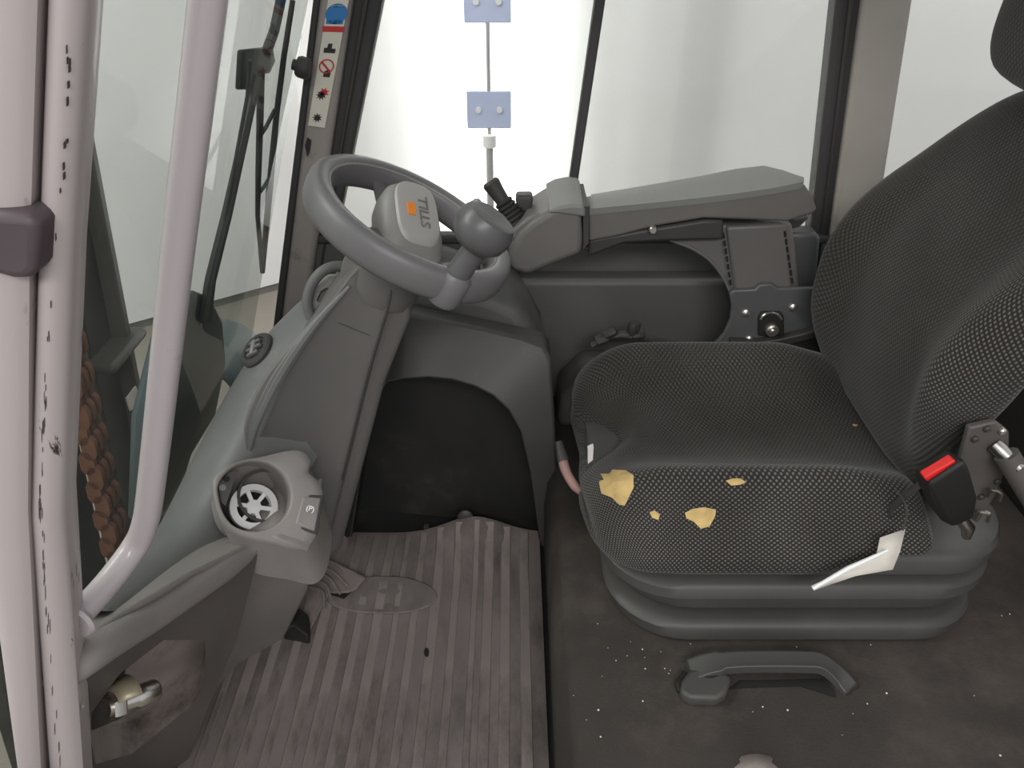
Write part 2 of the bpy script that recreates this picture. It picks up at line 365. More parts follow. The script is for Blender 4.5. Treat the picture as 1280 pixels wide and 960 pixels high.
# hydraulic pipe beside the channel
g = G(); g.tube([along(.0) + Vector((.03, -.235, 0)), along(1.5) + Vector((.03, -.235, 0))], .02, 10); g.build('pipe', 'mast_steel', ms)
ch = root('lift_chain', (-.87, 1.27, GZ), 'rusty brown lift chain beside the dark mast column', 'chain')
c0 = PX(84, 440, -.86); c1 = PX(146, 705, -.86); cd = (c1 - c0).normalized(); ln = (c1 - c0).length + .25; nk = 22
proto = None
for i in range(nk):
    p = c0 + cd * (ln * i / nk) - cd * .04
    if proto is None:
        g = G()
        for dy in (-.022, 0, .022):
            pts = []
            for e, a0 in ((1, 0), (-1, 180)):
                for a in range(-80, 81, 40):
                    qa = math.radians(a + a0); pts.append(p + cd * .011 * e + (cd * math.cos(qa) + Vector((1, 0, 0)) * math.sin(qa)) * .015 + Vector((0, dy, 0)))
            g.prism(pts, (0, .012, 0))
        proto = g.build('link', 'rust', ch); pw0 = p
    else:
        o = proto.copy(); COL.objects.link(o); o.location = proto.location + (p - pw0) + Vector((.01 * (i % 2), 0, 0)); o.parent = ch
# front mudguard
g = G(); rows = []
for i in range(9):
    a = math.radians(-20 + 150 * i / 8); row = []
    for y, rr_ in ((1.72, .10), (1.76, .125), (1.88, .13), (1.98, .115)):
        row.append(Vector((-.86 + rr_ * 1.15 * math.cos(a), y, .09 + rr_ * math.sin(a))))
    rows.append(row)
tag(g.loft(rows, closed=False).build('mudguard', 'teal_fender', solid=.02, sub=2), 'rounded grey-green mudguard outside the windscreen', 'mudguard')

# ================================================================== CAB SHELL
cabf = [Vector((-.62, .45, 0)), Vector((.9, .45, 0)), Vector((.9, 1.66, 0)), Vector((-.62, 1.66, 0))]
tag(G().prism(cabf, (0, 0, -.05)).build('floor_cab', 'black_rubber', smooth=False), 'black sheet floor of the forklift cab', 'floor', kind='structure')
tag(G().prism([Vector((-.25, .42, 1.6)), Vector((1.1, .42, 1.6)), Vector((1.1, 1.7, 1.6)), Vector((-.25, 1.7, 1.6))], (0, 0, .06)).build('ceiling', 'roof_black', smooth=False), 'dark roof over the cab', 'roof', kind='structure')  # out of view, put in to shade the cab interior
def strut(name, quad_top, quad_bot, Y, depth, m, ztop=1.6, zbot=.3, parent=None, bevel=.004):
    # two image lines (left/right edge) at depth Y -> raked post between zbot and ztop
    def ext(a, b, z):
        a = PY(*a, Y); b = PY(*b, Y); return b + (a - b) * ((z - b.z) / (a.z - b.z))
    l0, l1 = [ext(quad_top[0], quad_bot[0], z) for z in (zbot, ztop)]; r0, r1 = [ext(quad_top[1], quad_bot[1], z) for z in (zbot, ztop)]
    return G().prism([l0, r0, r1, l1], (0, depth, 0)).build(name, m, parent, bevel=bevel, bseg=3)
# far front pillar
o = tag(strut('trim_2', ((397, 0), (440, 0)), ((357, 337), (391, 337)), 1.575, .075, 'grey_paint', bevel=.012), 'grey painted front cab pillar carrying the warning sticker', 'pillar', kind='structure')
tag(strut('seal', ((391, 0), (399, 0)), ((350, 337), (359, 337)), 1.57, .06, 'rubber_seal', parent=o), 'brownish black rubber seal')
# far side window frame
o = tag(strut('trim_3', ((438, 0), (478, 0)), ((390, 337), (412, 337)), 1.6, .05, 'rubber_seal', bevel=.008), 'dark rubber edged front post of the side window', 'window post', kind='structure')
strut('groove_strip', ((454, 0), (460, 0)), ((399, 337), (402, 337)), 1.592, .01, 'dark_plastic', parent=o)
o = tag(strut('trim_4', ((1046, 0), (1081, 0)), ((1014, 290), (1041, 290)), 1.6, .05, 'rubber_seal', bevel=.008), 'dark rubber edged rear post of the side window', 'window post', kind='structure')
strut('groove_strip', ((1062, 0), (1068, 0)), ((1027, 290), (1031, 290)), 1.592, .01, 'dark_plastic', parent=o)
o = tag(strut('trim_5', ((1080, 0), (1142, 0)), ((1040, 290), (1096, 290)), 1.58, .08, 'beige_paint', bevel=.01), 'beige grey painted rear cab pillar behind the seat', 'pillar', kind='structure')
# side windows
def side_pane(a, b, c, d, Y): return [PY(*a, Y), PY(*b, Y), PY(*c, Y), PY(*d, Y)]
def quad_ext(lt, lb, rt, rb, Y, z0, z1):
    def ext(a, b, z):
        a = PY(*a, Y); b = PY(*b, Y); return b + (a - b) * ((z - b.z) / (a.z - b.z))
    return [ext(lt, lb, z0), ext(rt, rb, z0), ext(rt, rb, z1), ext(lt, lb, z1)]
wroot = G().prism(quad_ext((744, 0), (703, 290), (757, 0), (713, 290), 1.605, .56, 1.6), (0, .03, 0)).build('window_2', 'rubber_seal', bevel=.003)
tag(wroot, 'side window of two clear panes parted by a thin dark bar', 'window', kind='structure')
G().prism(quad_ext((478, 0), (418, 310), (749, 0), (706, 290), 1.62, .58, 1.6), (0, .005, 0)).build('pane', 'side_glass', wroot, smooth=False)
G().prism(quad_ext((752, 0), (709, 290), (1048, 0), (1016, 290), 1.612, .58, 1.6), (0, .005, 0)).build('pane', 'side_glass', wroot, smooth=False)
o = G().prism([Vector((.76, 1.63, .5)), Vector((1.6, 1.63, .5)), Vector((1.6, 1.63, 1.6)), Vector((.73, 1.63, 1.6))], (0, .005, 0)).build('window_3', 'side_glass', smooth=False)
tag(o, 'clear rear quarter window behind the backrest', 'window', kind='structure')
# far side wall below the window
sp = tag(G().box((.22, 1.63, .295), (1.34, .07, .59)).build('wall_right', 'panel_grey', bevel=.01), 'dark grey inner side wall of the cab under the window', 'side wall', kind='structure')
G().box((.25, 1.57, .27), (1.1, .06, .50)).build('lower_panel', 'panel_grey', sp, bevel=.012, bseg=3)
G().box((.22, 1.6, .597), (1.34, .03, .02)).build('sill', 'rubber_seal', sp, bevel=.006)
# windscreen glass
def GP(y, z, off=0): return Vector((GX0 + off + GK * z, y, z))
ws = tag(G().prism([GP(.50, .28, -.012), GP(1.575, .28, -.012), GP(1.575, 1.6, -.012), GP(.50, 1.6, -.012)], (.005, 0, 0)).build('window_1', 'screen_glass', smooth=False), 'raked windscreen of faintly green glass', 'window', kind='structure')
# front bulkhead under the glass
tag(G().prism([Vector((-.66, .5, -.05)), Vector((-.66, 1.6, -.05)), Vector((-.63, 1.6, .28)), Vector((-.63, .5, .28))], (.03, 0, 0)).build('wall_front', 'lower_plastic', smooth=False), 'dark front bulkhead of the cab below the windscreen', 'bulkhead', kind='structure')

tag(G().prism([Vector((1.005, .47, 0)), Vector((1.005, 1.66, 0)), Vector((1.005, 1.66, .62)), Vector((1.005, .47, .62))], (.05, 0, 0)).build('wall_rear', 'dark_plastic', bevel=.01), 'dark rear bulkhead of the cab behind the seat', 'bulkhead', kind='structure')
# near front pillar (white) : rolled ridge + outer panel
def pillar_ring(l, r, Y, dep, n=10, bulge=.012):
    L_ = PY(*l, Y); R_ = PY(*r, Y); out = []
    for i in range(n + 1):
        t = i / n; p = L_.lerp(R_, t); p.y -= bulge * math.sin(math.pi * t) ** .7; out.append(p)
    return out + [R_ + Vector((-.01, dep, 0)), L_ + Vector((-.01, dep, 0))]
def pillar(name, stations, Y, dep, m, parent=None, bulge=.012):
    rings = [pillar_ring(a, b, Y, dep, bulge=bulge) for a, b in stations]
    up = (rings[0][0] - rings[1][0]); k = (1.6 - rings[0][0].z) / up.z
    rings = [[p + (q - p2) * k for p, q, p2 in zip(rings[0], rings[0], rings[1])]] + rings
    dn = [q + (q - p) * .25 for p, q in zip(rings[-2], rings[-1])]
    return G().loft(rings + [dn]).build(name, m, parent)
pr_ = tag(pillar('trim_6', [((61, 0), (113, 0)), ((49, 320), (93, 320)), ((38, 640), (82, 640)), ((62, 960), (104, 960))], .485, .04, 'chipped_paint'), 'white near front cab pillar with black chips along its ridge', 'pillar', kind='structure')
pillar('groove_strip', [((46, 0), (62, 0)), ((36, 320), (50, 320)), ((34, 640), (39, 640)), ((50, 960), (63, 960))], .497, .03, 'grey_paint', pr_, bulge=0)
pillar('outer_panel', [((-40, 0), (47, 0)), ((-40, 320), (37, 320)), ((-22, 640), (35, 640)), ((22, 960), (51, 960))], .47, .06, 'white_paint', pr_, bulge=.008)
g = G(); rcp = random.Random(5)
def chip_line(pts, n, wmin, wmax, hmax):
    for _ in range(n):
        k = rcp.randrange(len(pts) - 1); t = rcp.random(); px = pts[k][0] + (pts[k + 1][0] - pts[k][0]) * t + rcp.uniform(-2.2, 2.2); py = pts[k][1] + (pts[k + 1][1] - pts[k][1]) * t
        w_, h_ = rcp.uniform(wmin, wmax), rcp.uniform(3, hmax); y_ = pts[k][2]
        g.prism([PY(px - w_, py - h_ * .6, y_), PY(px + w_ * .4, py - h_, y_), PY(px + w_, py + h_ * .5, y_), PY(px - w_ * .3, py + h_, y_)], (0, .004, 0))
chip_line([(84, 60, .4735), (80, 200, .4735), (64, 330, .4735)], 12, .4, .8, 6)
chip_line([(64, 330, .4725), (56, 480, .4725), (50, 640, .4725)], 28, .3, .7, 9)
chip_line([(51, 640, .4725), (60, 780, .4725), (74, 960, .4725)], 24, .3, .8, 10)
tag(g.build('paint_chips', 'bumper_rubber', pr_, smooth=False), kind='stuff')
# rubber bumper on the pillar
bp_ = [PY(x, y, .452) for x, y in ((-30, 266), (40, 270), (47, 285), (45, 338), (36, 351), (15, 350), (-30, 338))]
tag(G().prism(bp_, (0, .03, 0)).build('door_bumper', 'bumper_rubber', bevel=.006, bseg=3), 'dark purple-grey rubber block on the white near pillar', 'bumper')

# grab handle
hp = smooth_path([PY(291, -300, .60), PY(260, 0, .60), PY(224, 300, .60), PY(190, 600, .60), PY(181, 655, .60), PY(168, 684, .595), PY(135, 728, .56), PY(92, 776, .51)], 6)
gh = root('grab_handle', PY(92, 776, .51), 'long white tubular grab handle bent at its lower end', 'grab handle')
G().tube(hp, .0135, 16).build('tube', 'handle_paint', gh)
G().lathe([(.02, 0), (.022, .004), (.016, .01)], PY(90, 779, .508), (PY(135, 728, .56) - PY(92, 776, .51)), 16).build('flange', 'handle_paint', gh)

# warning sticker on the far pillar
stq = [PY(x, y, 1.571) for x, y in ((410, 0), (436, 0), (406, 160), (385, 157))]
stq[0] = stq[0] + (stq[0] - stq[3]) * .3; stq[1] = stq[1] + (stq[1] - stq[2]) * .3
st = root('warning_sticker', stq[3], 'cream strip of warning pictograms with a blue disc and red band on the grey pillar', 'sticker')
G().prism(stq, (0, .003, 0)).build('backing', 'sticker_cream', st, smooth=False)
def on_st(u, v): return stq[3].lerp(stq[2], u).lerp(stq[0].lerp(stq[1], u), v) + Vector((0, -.0008, 0))
su = (stq[2] - stq[3]).length; sv = (stq[0] - stq[3]).length
def st_blob(name, u, v, pts, m): G().prism([on_st(u + a / su, v + b / sv) for a, b in pts], (0, .0006, 0)).build(name, m, st, smooth=False)
circ = lambda r, n=20: [(r * math.cos(2 * math.pi * i / n), r * math.sin(2 * math.pi * i / n)) for i in range(n)]
pyv = lambda py: (on_st(0, 0).z - PY(400, py, 1.571).z) / (on_st(0, 0).z - on_st(0, 1).z)
st_blob('blue_disc', .52, pyv(17), circ(.018), 'sticker_blue')
st_blob('white_figure', .52, pyv(8) , [(-.009, -.001), (.009, -.001), (.009, .001), (-.009, .001)], 'white_print')
st_blob('blue_bar', .5, pyv(27), [(-.014, -.004), (.014, -.004), (.014, .004), (-.014, .004)], 'sticker_blue')
st_blob('red_band', .5, pyv(36), [(-.0185, -.005), (.0185, -.005), (.0185, .005), (-.0185, .005)], 'sticker_red')
st_blob('truck_figure', .5, pyv(60), [(-.010, -.008), (.010, -.008), (.010, 0), (.003, 0), (.003, .009), (-.004, .009), (-.005, .001), (-.010, .001)], 'sticker_black')
g = G(); n = 24
for i in range(n):
    a0, a1 = 2 * math.pi * i / n, 2 * math.pi * (i + 1) / n
    g.prism([on_st(.48 + r * math.cos(a) / su, pyv(82) + r * math.sin(a) / sv) + Vector((0, -.0004, 0)) for a, r in ((a0, .0135), (a1, .0135), (a1, .0112), (a0, .0112))], (0, .0004, 0))
g.build('red_ring', 'sticker_red', st, smooth=False)
st_blob('red_bar', .48, pyv(82), [(-.0105, .006), (.006, -.0105), (.0085, -.008), (-.008, .0085)], 'sticker_red')
st_blob('walking_figure', .5, pyv(90), [(-.004, -.008), (.008, -.008), (.009, .0), (.003, .006), (-.003, .002)], 'sticker_black')
for py, mm in ((118, 'sticker_red'), (118, 'sticker_black'), (146, 'sticker_black')):
    k = 9 if mm == 'sticker_black' else 7
    st_blob('tipping_figure', .46 if k == 9 else .6, pyv(py) + (.0 if k == 9 else .02), [((.010 if i % 2 else .005) * math.cos(2 * math.pi * i / (2 * k)), (.010 if i % 2 else .005) * math.sin(2 * math.pi * i / (2 * k))) for i in range(2 * k)], mm)
G().prism(T([(384, 172, 1.572), (389, 176, 1.572), (387, 190, 1.572), (384, 196, 1.572), (381, 182, 1.572)]), (0, .004, 0)).build('paint_chip', 'sticker_black', o)

# ------------------------------------------------------------------ windscreen wiper (outside the glass)
def W(px, py, off=-.03): return PW(px, py, off)
wi = root('windscreen_wiper', W(255, 420), 'black windscreen wiper with parallel arms outside the glass', 'wiper')
def bar_(name, pts, r, m='wiper_black', par=None, flat=1.): return G().tube(pts, r, 8, flat=flat).build(name, m, par or wi)
bar_('main_arm', [W(256, 400), W(263, 350), W(283, 270), W(303, 180), W(322, 95)], [.012, .010, .0095, .0085, .0075])
bar_('arm_link', [W(276, 300), W(296, 190), W(309, 120), W(312, 75)], .003)
g = G(); g.prism([W(305, 62, -.045), W(342, 58, -.045), W(345, 76, -.045), W(338, 92, -.045), W(325, 92, -.045), W(318, 112, -.045), W(302, 112, -.045)], (-.012, 0, -.0)); blk = g.build('pivot_block', 'wiper_black', wi, bevel=.004)
bar_('upper_arm', [W(333, 65), W(343, 38), W(351, 0), W(357, -60)], .0085)
bar_('drop_rod', [W(326, 85), W(325, 150), W(323, 215), W(322, 270), W(328, 338)], [.007, .0065, .006, .005, .006])
bl = bar_('blade', [W(366, 0), W(355, 70), W(346, 140), W(337, 235), W(328, 340)], [.005, .0055, .006, .0075, .006])
bar_('blade_clip', [W(325, 170), W(333, 158), W(343, 138)], .004, par=bl)
bar_('blade_clip', [W(325, 240), W(331, 232), W(338, 220)], .004, par=bl)
g = G(); g.prism([W(247, 362, -.04), W(266, 370, -.04), W(280, 400, -.04), W(284, 450, -.04), W(270, 520, -.04), W(240, 570, -.04), W(218, 640, -.04), W(190, 650, -.04), W(198, 520, -.04), W(226, 410, -.04)], (-.05, .0, 0))
g.build('motor_cover', 'teal_fender', wi, bevel=.012, bseg=3)
o = root('glass_knob', W(372, 85, .012), 'small round grey knob on the windscreen edge', 'knob')
G().lathe([(.017, 0), (.02, .006), (.02, .02), (.014, .026)], W(371, 82, 0), (1, 0, -.33), 16).build('cap', 'rubber_seal', o)
G().lathe([(.01, -.008), (.01, .002)], W(371, 82, 0), (1, 0, -.33), 12).build('stem', 'rubber_seal', o)

# ================================================================== DASHBOARD COWL
rows_src = [
 [(448, 326, 1.30), (472, 345, 1.22), (500, 400, 1.17)],
 [(415, 336, 1.27), (440, 362, 1.18), (470, 430, 1.13)],
 [(378, 366, 1.24), (408, 398, 1.15), (445, 470, 1.10)],
 [(338, 404, 1.19), (372, 442, 1.09), (420, 520, 1.06)],
 [(300, 460, 1.13), (340, 500, 1.03), (392, 580, 1.02)],
 [(266, 527, 1.05), (308, 560, .96), (370, 620, .97)],
 [(232, 597, .97), (275, 612, .89), (340, 660, .92)],
 [(203, 655, .89), (250, 668, .82), (330, 700, .87)],
 [(150, 706, .76), (200, 706, .71), (300, 715, .82)],
 [(88, 764, .60), (120, 766, .565), (220, 760, .68)]]
rows = []
for a, b, c in rows_src:
    A_, B_, C_ = PY(*a), PY(*b), PY(*c)
    z1 = A_.z - .07; z2 = .30
    f1 = Vector((max(A_.x - .05, GX0 + GK * z1 + .012), A_.y + .01, z1)); f2 = Vector((GX0 + GK * z2 + .012, A_.y + .02, z2))
    rows.append([f2, f1, A_, A_.lerp(B_, .5) + Vector((0, 0, .006)), B_, C_])
db = root('dashboard', (-.5, 1.0, .0), 'grey moulded dashboard cowl curving along the foot of the windscreen', 'dashboard')
G().loft(rows, closed=False).build('cowl', 'cowl_plastic', db, sub=2)
# slotted cap on the cowl
from mathutils.bvhtree import BVHTree
n = len(rows[0]); DB = BVHTree.FromPolygons([p for r in rows for p in r], [(i * n + j, i * n + j + 1, (i + 1) * n + j + 1, (i + 1) * n + j) for i in range(len(rows) - 1) for j in range(n - 1)])
_d = ray(322, 438).normalized(); cc, cax, _i, _t = DB.ray_cast(Vector((0, 0, CAM_H)), _d)
if cax.dot(_d) > 0: cax = -cax
cap = G().lathe([(.034, -.012), (.034, .004), (.030, .008), (.024, .008), (.022, .004), (0.001, .004)], cc, cax, 28).build('filler_cap', 'rubber_seal', db)
e1 = Vector((.5, .1, -.2)); e1 = (e1 - cax * e1.dot(cax)).normalized(); e2 = cax.cross(e1)
R = Matrix((e1, e2, cax)).transposed()
for k in (-1, 0, 1):
    G().box(cc + cax * .008 + e2 * .0125 * k, (.034 - .008 * abs(k), .006, .008), R).build('rib', 'cowl_plastic', cap, bevel=.002)
G().box(cc + cax * .009, (.008, .03, .01), R).build('grip', 'hub_plastic', cap, bevel=.002)
# instrument pod with hood
pod = G(); 
hood = smooth_path(T([(389, 398, 1.135), (384, 378, 1.14), (390, 355, 1.15), (405, 338, 1.16), (425, 333, 1.17), (437, 342, 1.165), (437, 358, 1.15)]), 5)
pd = G().tube(hood, .009, 10).build('instrument_hood', 'cowl_plastic', db)
G().prism(T([(387, 400, 1.145), (385, 378, 1.145), (393, 357, 1.16), (410, 345, 1.17), (430, 345, 1.165), (432, 360, 1.15), (410, 380, 1.14)]), (-.012, .03, -.01)).build('instrument_face', 'hub_plastic', pd, bevel=.003)
G().prism(T([(397, 377, 1.140), (402, 366, 1.145), (410, 361, 1.15), (412, 364, 1.148), (402, 378, 1.138)]), (-.003, .006, 0)).build('display_slot', 'dark_plastic', pd)
G().lathe([(.004, 0), (.004, .003)], PY(391, 393, 1.138), (.5, -.7, .5), 10).build('lamp', 'dark_plastic', pd)

# ================================================================== STEERING COLUMN
colr = root('steering_column', (-.33, 1.12, 0), 'dark grey steering column cover leaning back from the floor', 'steering column')
near = T([(455, 318, 1.07), (470, 326, 1.07), (492, 350, 1.07), (488, 380, 1.06), (462, 470, 1.045), (430, 600, 1.03), (405, 700, 1.02), (360, 740, .99), (312, 568, .98), (318, 545, .99), (350, 470, 1.02), (395, 395, 1.05), (440, 335, 1.07)])
far_ = [p + Vector((.0, .17, .0)) for p in near]
mid_l = [p + Vector((.012 if i in (1, 2, 3, 4, 5) else -.0, .02, .004)) for i, p in enumerate(near)]
cen = sum(near, Vector()) / len(near)
n_in = [p + (cen - p) * .06 for p in near]
cvr = G().loft([n_in, [p + Vector((0, .012, 0)) for p in near], [p + Vector((0, .15, 0)) for p in near], [p + Vector((0, .165, 0)) for p in n_in]]).build('cover', 'column_plastic', colr, bevel=.004)
# right-hand (driver side) shell set back by a seam
near2 = T([(492, 352, 1.085), (515, 366, 1.09), (512, 400, 1.085), (480, 480, 1.07), (446, 610, 1.06), (425, 690, 1.05), (402, 700, 1.035), (428, 600, 1.04), (460, 470, 1.055), (487, 380, 1.07)])
G().prism(near2, (0, .13, 0)).build('driver_side_shell', 'column_plastic', colr, bevel=.010, bseg=3)
G().tube(smooth_path(T([(489, 352, 1.062), (486, 380, 1.052), (460, 470, 1.038), (428, 600, 1.022)]), 4), .0016, 6).build('seam', 'dark_plastic', cvr)
G().tube(T([(404, 396, 1.055), (462, 419, 1.047)]), .0005, 6).build('seam', 'dark_plastic', cvr)
for k, (dx, dy) in enumerate(((0, 0), (9, 3), (20, 7))):
    pts = smooth_path(T([(437 - dx * .3, 358 + dy, 1.06), (392 - dx * .4, 408 + dy, 1.035), (350 - dx * .7, 470 + dy * .6, 1.005), (323 - dx * .55, 525 + dy * .2, .985), (312 - dx * .1, 563, .972)]), 5)
    n = len(pts)
    G().tube(pts, [.0025 + .006 * math.sin(math.pi * (i + .3) / n) for i in range(n)], 8).build('fin', 'cowl_plastic' if k < 2 else 'column_plastic', cvr)
# collar below the wheel
WC = PY(514, 283, 1.12); TILT = math.radians(29)
wn_ = Vector((math.sin(TILT), 0, math.cos(TILT))); wx = Vector((math.cos(TILT), 0, -math.sin(TILT))); wy = Vector((0, 1, 0))
G().lathe([(.062, -.12), (.066, -.10), (.066, -.07), (.058, -.05), (.045, -.035)], WC + Vector((-.005, 0, 0)), wn_, 28).build('collar', 'column_plastic', colr)
G().lathe([(.022, -.04), (.022, .0)], WC, wn_, 16).build('shaft', 'dark_plastic', colr)

# ================================================================== STEERING WHEEL
sw = root('steering_wheel', WC, 'grey steering wheel with a spinner knob clamped on its rim', 'steering wheel')
RW = .151
def ring_sec(q, n=16):
    rad = wx * math.cos(q) + wy * math.sin(q); c = WC + rad * RW; out = []
    for i in range(n):
        a = 2 * math.pi * i / n; ca, sa = math.cos(a), math.sin(a)
        e = .75
        out.append(c + rad * (.017 * math.copysign(abs(ca) ** e, ca)) + wn_ * (.0255 * math.copysign(abs(sa) ** e, sa)))
    return out
g = G(); rs = [ring_sec(2 * math.pi * i / 72) for i in range(72)]
g.loft(rs + [rs[0]], caps=False); rim = g.build('rim', 'wheel_plastic', sw, weld=True)
g = G()
for sgn in (-1, 1):
    rs = []
    for i in range(19):
        a = 2 * math.pi * (i % 18) / 18
    gg = [ ]
gt = [WC + (wx * math.cos(2 * math.pi * i / 72) + wy * math.sin(2 * math.pi * i / 72)) * (RW - .0125) + wn_ * .0195 for i in range(72)]
G().tube(gt, .0022, 6, closed=True).build('rim_seam', 'hub_plastic', rim)
PHI = math.radians(60)
da = wx * math.cos(PHI) - wy * math.sin(PHI)        # towards the knob
dp = wn_.cross(da)                                   # across
SLP = .55
def sm(a, b, x):
    t = max(0, min(1, (x - a) / (b - a))); return t * t * (3 - 2 * t)
def hub_ring(hx, hy, h, r=.4, off=0):
    out = []
    for i in range(32):
        a = 2 * math.pi * i / 32; ca, sa = math.cos(a), math.sin(a); e = 2 / 3.4
        out.append(WC + da * (off + hx * math.copysign(abs(ca) ** e, ca)) + dp * (hy * math.copysign(abs(sa) ** e, sa)) + wn_ * (h - (SLP * hx * math.copysign(abs(ca) ** e, ca) * sm(-.03, .016, h)))) 
    return out
hub = G().loft([hub_ring(.04, .042, -.045), hub_ring(.055, .052, -.02), hub_ring(.058, .054, -.006), hub_ring(.055, .050, .008), hub_ring(.047, .041, .020), hub_ring(.040, .034, .023)]).build('hub', 'hub_plastic', sw)
G().loft([hub_ring(.046, .038, .0215), hub_ring(.044, .036, .0265), hub_ring(.038, .031, .028)]).build('pad', 'pad_grey', hub)
hda = (da - wn_ * SLP).normalized(); hn = hda.cross(dp).normalized()
if hn.z < 0: hn = -hn
pc = WC + wn_ * .0285
yl_ = hn.cross(-hda); M = frame(pc - yl_ * .010 + hn * .0006, -hda, yl_)
text_part('lettering', 'STILL', .024, M, 'letter_grey', hub)
R = Matrix((hda, hn.cross(hda), hn)).transposed()
G().box(pc + yl_ * .014 + hn * .0008, (.02, .014, .0016), R).build('logo_square', 'logo_orange', hub)
for ang in (PHI + math.radians(180), PHI + math.radians(75), PHI - math.radians(75)):
    d = wx * math.cos(ang) - wy * math.sin(ang)
    G().tube([WC + d * .045 - wn_ * .025, WC + d * .1 - wn_ * .018, WC + d * (RW - .006) - wn_ * .004], [.022, .016, .014], 10, flat=.45, up=wn_).build('spoke', 'wheel_plastic', sw)
KP = WC + da * RW
kn = G().lathe([(.022, -.028), (.026, -.02), (.026, .018), (.022, .024)], KP, wn_, 20).build('knob_clamp', 'wheel_plastic', sw)
G().lathe([(.0185, .018), (.0175, .045), (.0175, .066), (.02, .078)], KP, wn_ + Vector((.12, 0, 0)), 20).build('knob_neck', 'knob_plastic', sw)
kax = (wn_ + Vector((.12, 0, .0))).normalized()
kc = KP + kax * .096 + Vector((-.006, 0, .003))
head = G().lathe([(.016, -.028), (.028, -.025), (.039, -.013), (.042, .0), (.041, .013), (.035, .024), (.026, .0275), (.017, .0245), (.001, .0225)], kc, kax, 28).build('knob_head', 'knob_plastic', sw)

# ================================================================== CUP HOLDER CONSOLE
cs = root('side_console', (-.36, .9, 0), 'grey console post with an open round holder and a parking brake switch', 'console')
ctop = T([(268, 612, .835), (272, 592, .85), (296, 576, .875), (330, 570, .90), (362, 564, .925), (380, 566, .93), (387, 578, .925), (384, 592, .91), (395, 603, .905), (404, 618, .885), (402, 645, .855), (394, 672, .825), (378, 683, .805), (345, 676, .80), (300, 670, .80), (276, 648, .81)])
hole_c = sum(ctop, Vector()) / len(ctop)
# plane fit of the top
nrm = Vector((0, 0, 0))
for i in range(len(ctop)): nrm += (ctop[i] - hole_c).cross(ctop[(i + 1) % len(ctop)] - hole_c)
nrm.normalize()
if nrm.z < 0: nrm = -nrm
ctop = [p - nrm * (p - hole_c).dot(nrm) for p in ctop]
def on_top(px, py, h=0):
    d = ray(px, py); o0 = Vector((0, 0, CAM_H)); t = (hole_c + nrm * h - o0).dot(nrm) / d.dot(nrm); return o0 + d * t
hc = on_top(318, 620); e1 = (on_top(360, 640) - on_top(280, 603)).normalized(); e2 = nrm.cross(e1)
hr = ((on_top(365, 620) - on_top(272, 615)).length) / 2
outer = smooth_path(ctop, 4, closed=True); NH = len(outer)
hole = []
for p in outer:
    d = p - hc; d = (d - nrm * d.dot(nrm)).normalized(); hole.append(hc + d * min(hr, (p - hc).length * .93))
g = G()
dn_ = -nrm * .012
r_in_deep = [p - nrm * .075 + (hc - p) * .06 for p in hole]
lip = [p + (p - hc) * .06 + nrm * .004 for p in hole]
skirt = [p + dn_ + (p - hc) * .02 for p in outer]
skirt2 = [p + Vector((0.0, .012, -.09)) for p in outer]
g.loft([r_in_deep, [p - nrm * .006 for p in hole], [p + nrm * .002 for p in hole], lip, [p.lerp(h_, .25) for p, h_ in zip(outer, hole)], outer, skirt, skirt2], caps=False)
hs = g.build('housing', 'console_plastic', cs, auto=False)
G().add(r_in_deep, [tuple(range(NH))]).build('holder_floor', 'black_rubber', hs)
# inner silver rotor and black cup liner
rc = on_top(317, 634, -.03)
G().lathe([(hr * .60, -.035), (hr * .80, .0), (hr * .78, .012), (hr * .70, .012)], on_top(330, 622, -.035), nrm, 28, caps=False).build('liner', 'dark_plastic', hs)
rr_ = hr * .66
rot = root; 
rt = G().lathe([(rr_, -.006), (rr_, .004), (rr_ * .72, .006), (rr_ * .70, -.004)], rc, nrm, 28, caps=False).build('rotor_ring', 'silver_plastic', hs)
G().lathe([(rr_ * .3, -.006), (rr_ * .26, .006), (.001, .008)], rc, nrm, 16).build('rotor_hub', 'silver_plastic', rt) if False else None
g = G(); g.lathe([(rr_ * .36, -.006), (rr_ * .3, .004), (.001, .005)], rc, nrm, 16)
for i in range(6):
    a = 2 * math.pi * i / 6 + .3; d = e1 * math.cos(a) + e2 * math.sin(a); tn = nrm.cross(d)
    g.prism([rc + d * rr_ * .25 - tn * .003, rc + d * rr_ * .76 - tn * .003, rc + d * rr_ * .76 + tn * .003, rc + d * rr_ * .25 + tn * .003], nrm * .004)
g.build('rotor_spider', 'silver_plastic', hs)
g = G(); g.lathe([(rr_ * .95, -.012), (.001, -.012)], rc, nrm, 20); g.build('rotor_back', 'dark_plastic', hs)
# clip plate in the holder
G().prism([on_top(x, y, -.012) for x, y in ((277, 628), (273, 606), (286, 590), (297, 588), (282, 632))], -nrm * .004).build('clip_plate', 'lower_plastic', hs)
G().lathe([(.005, 0), (.005, .002)], on_top(278, 610, -.011), nrm, 12).build('clip_screw', 'hub_plastic', hs)
G().lathe([(.0045, 0), (.0045, .002)], on_top(283, 599, -.0115), nrm, 12).build('clip_hole', 'black_rubber', hs)
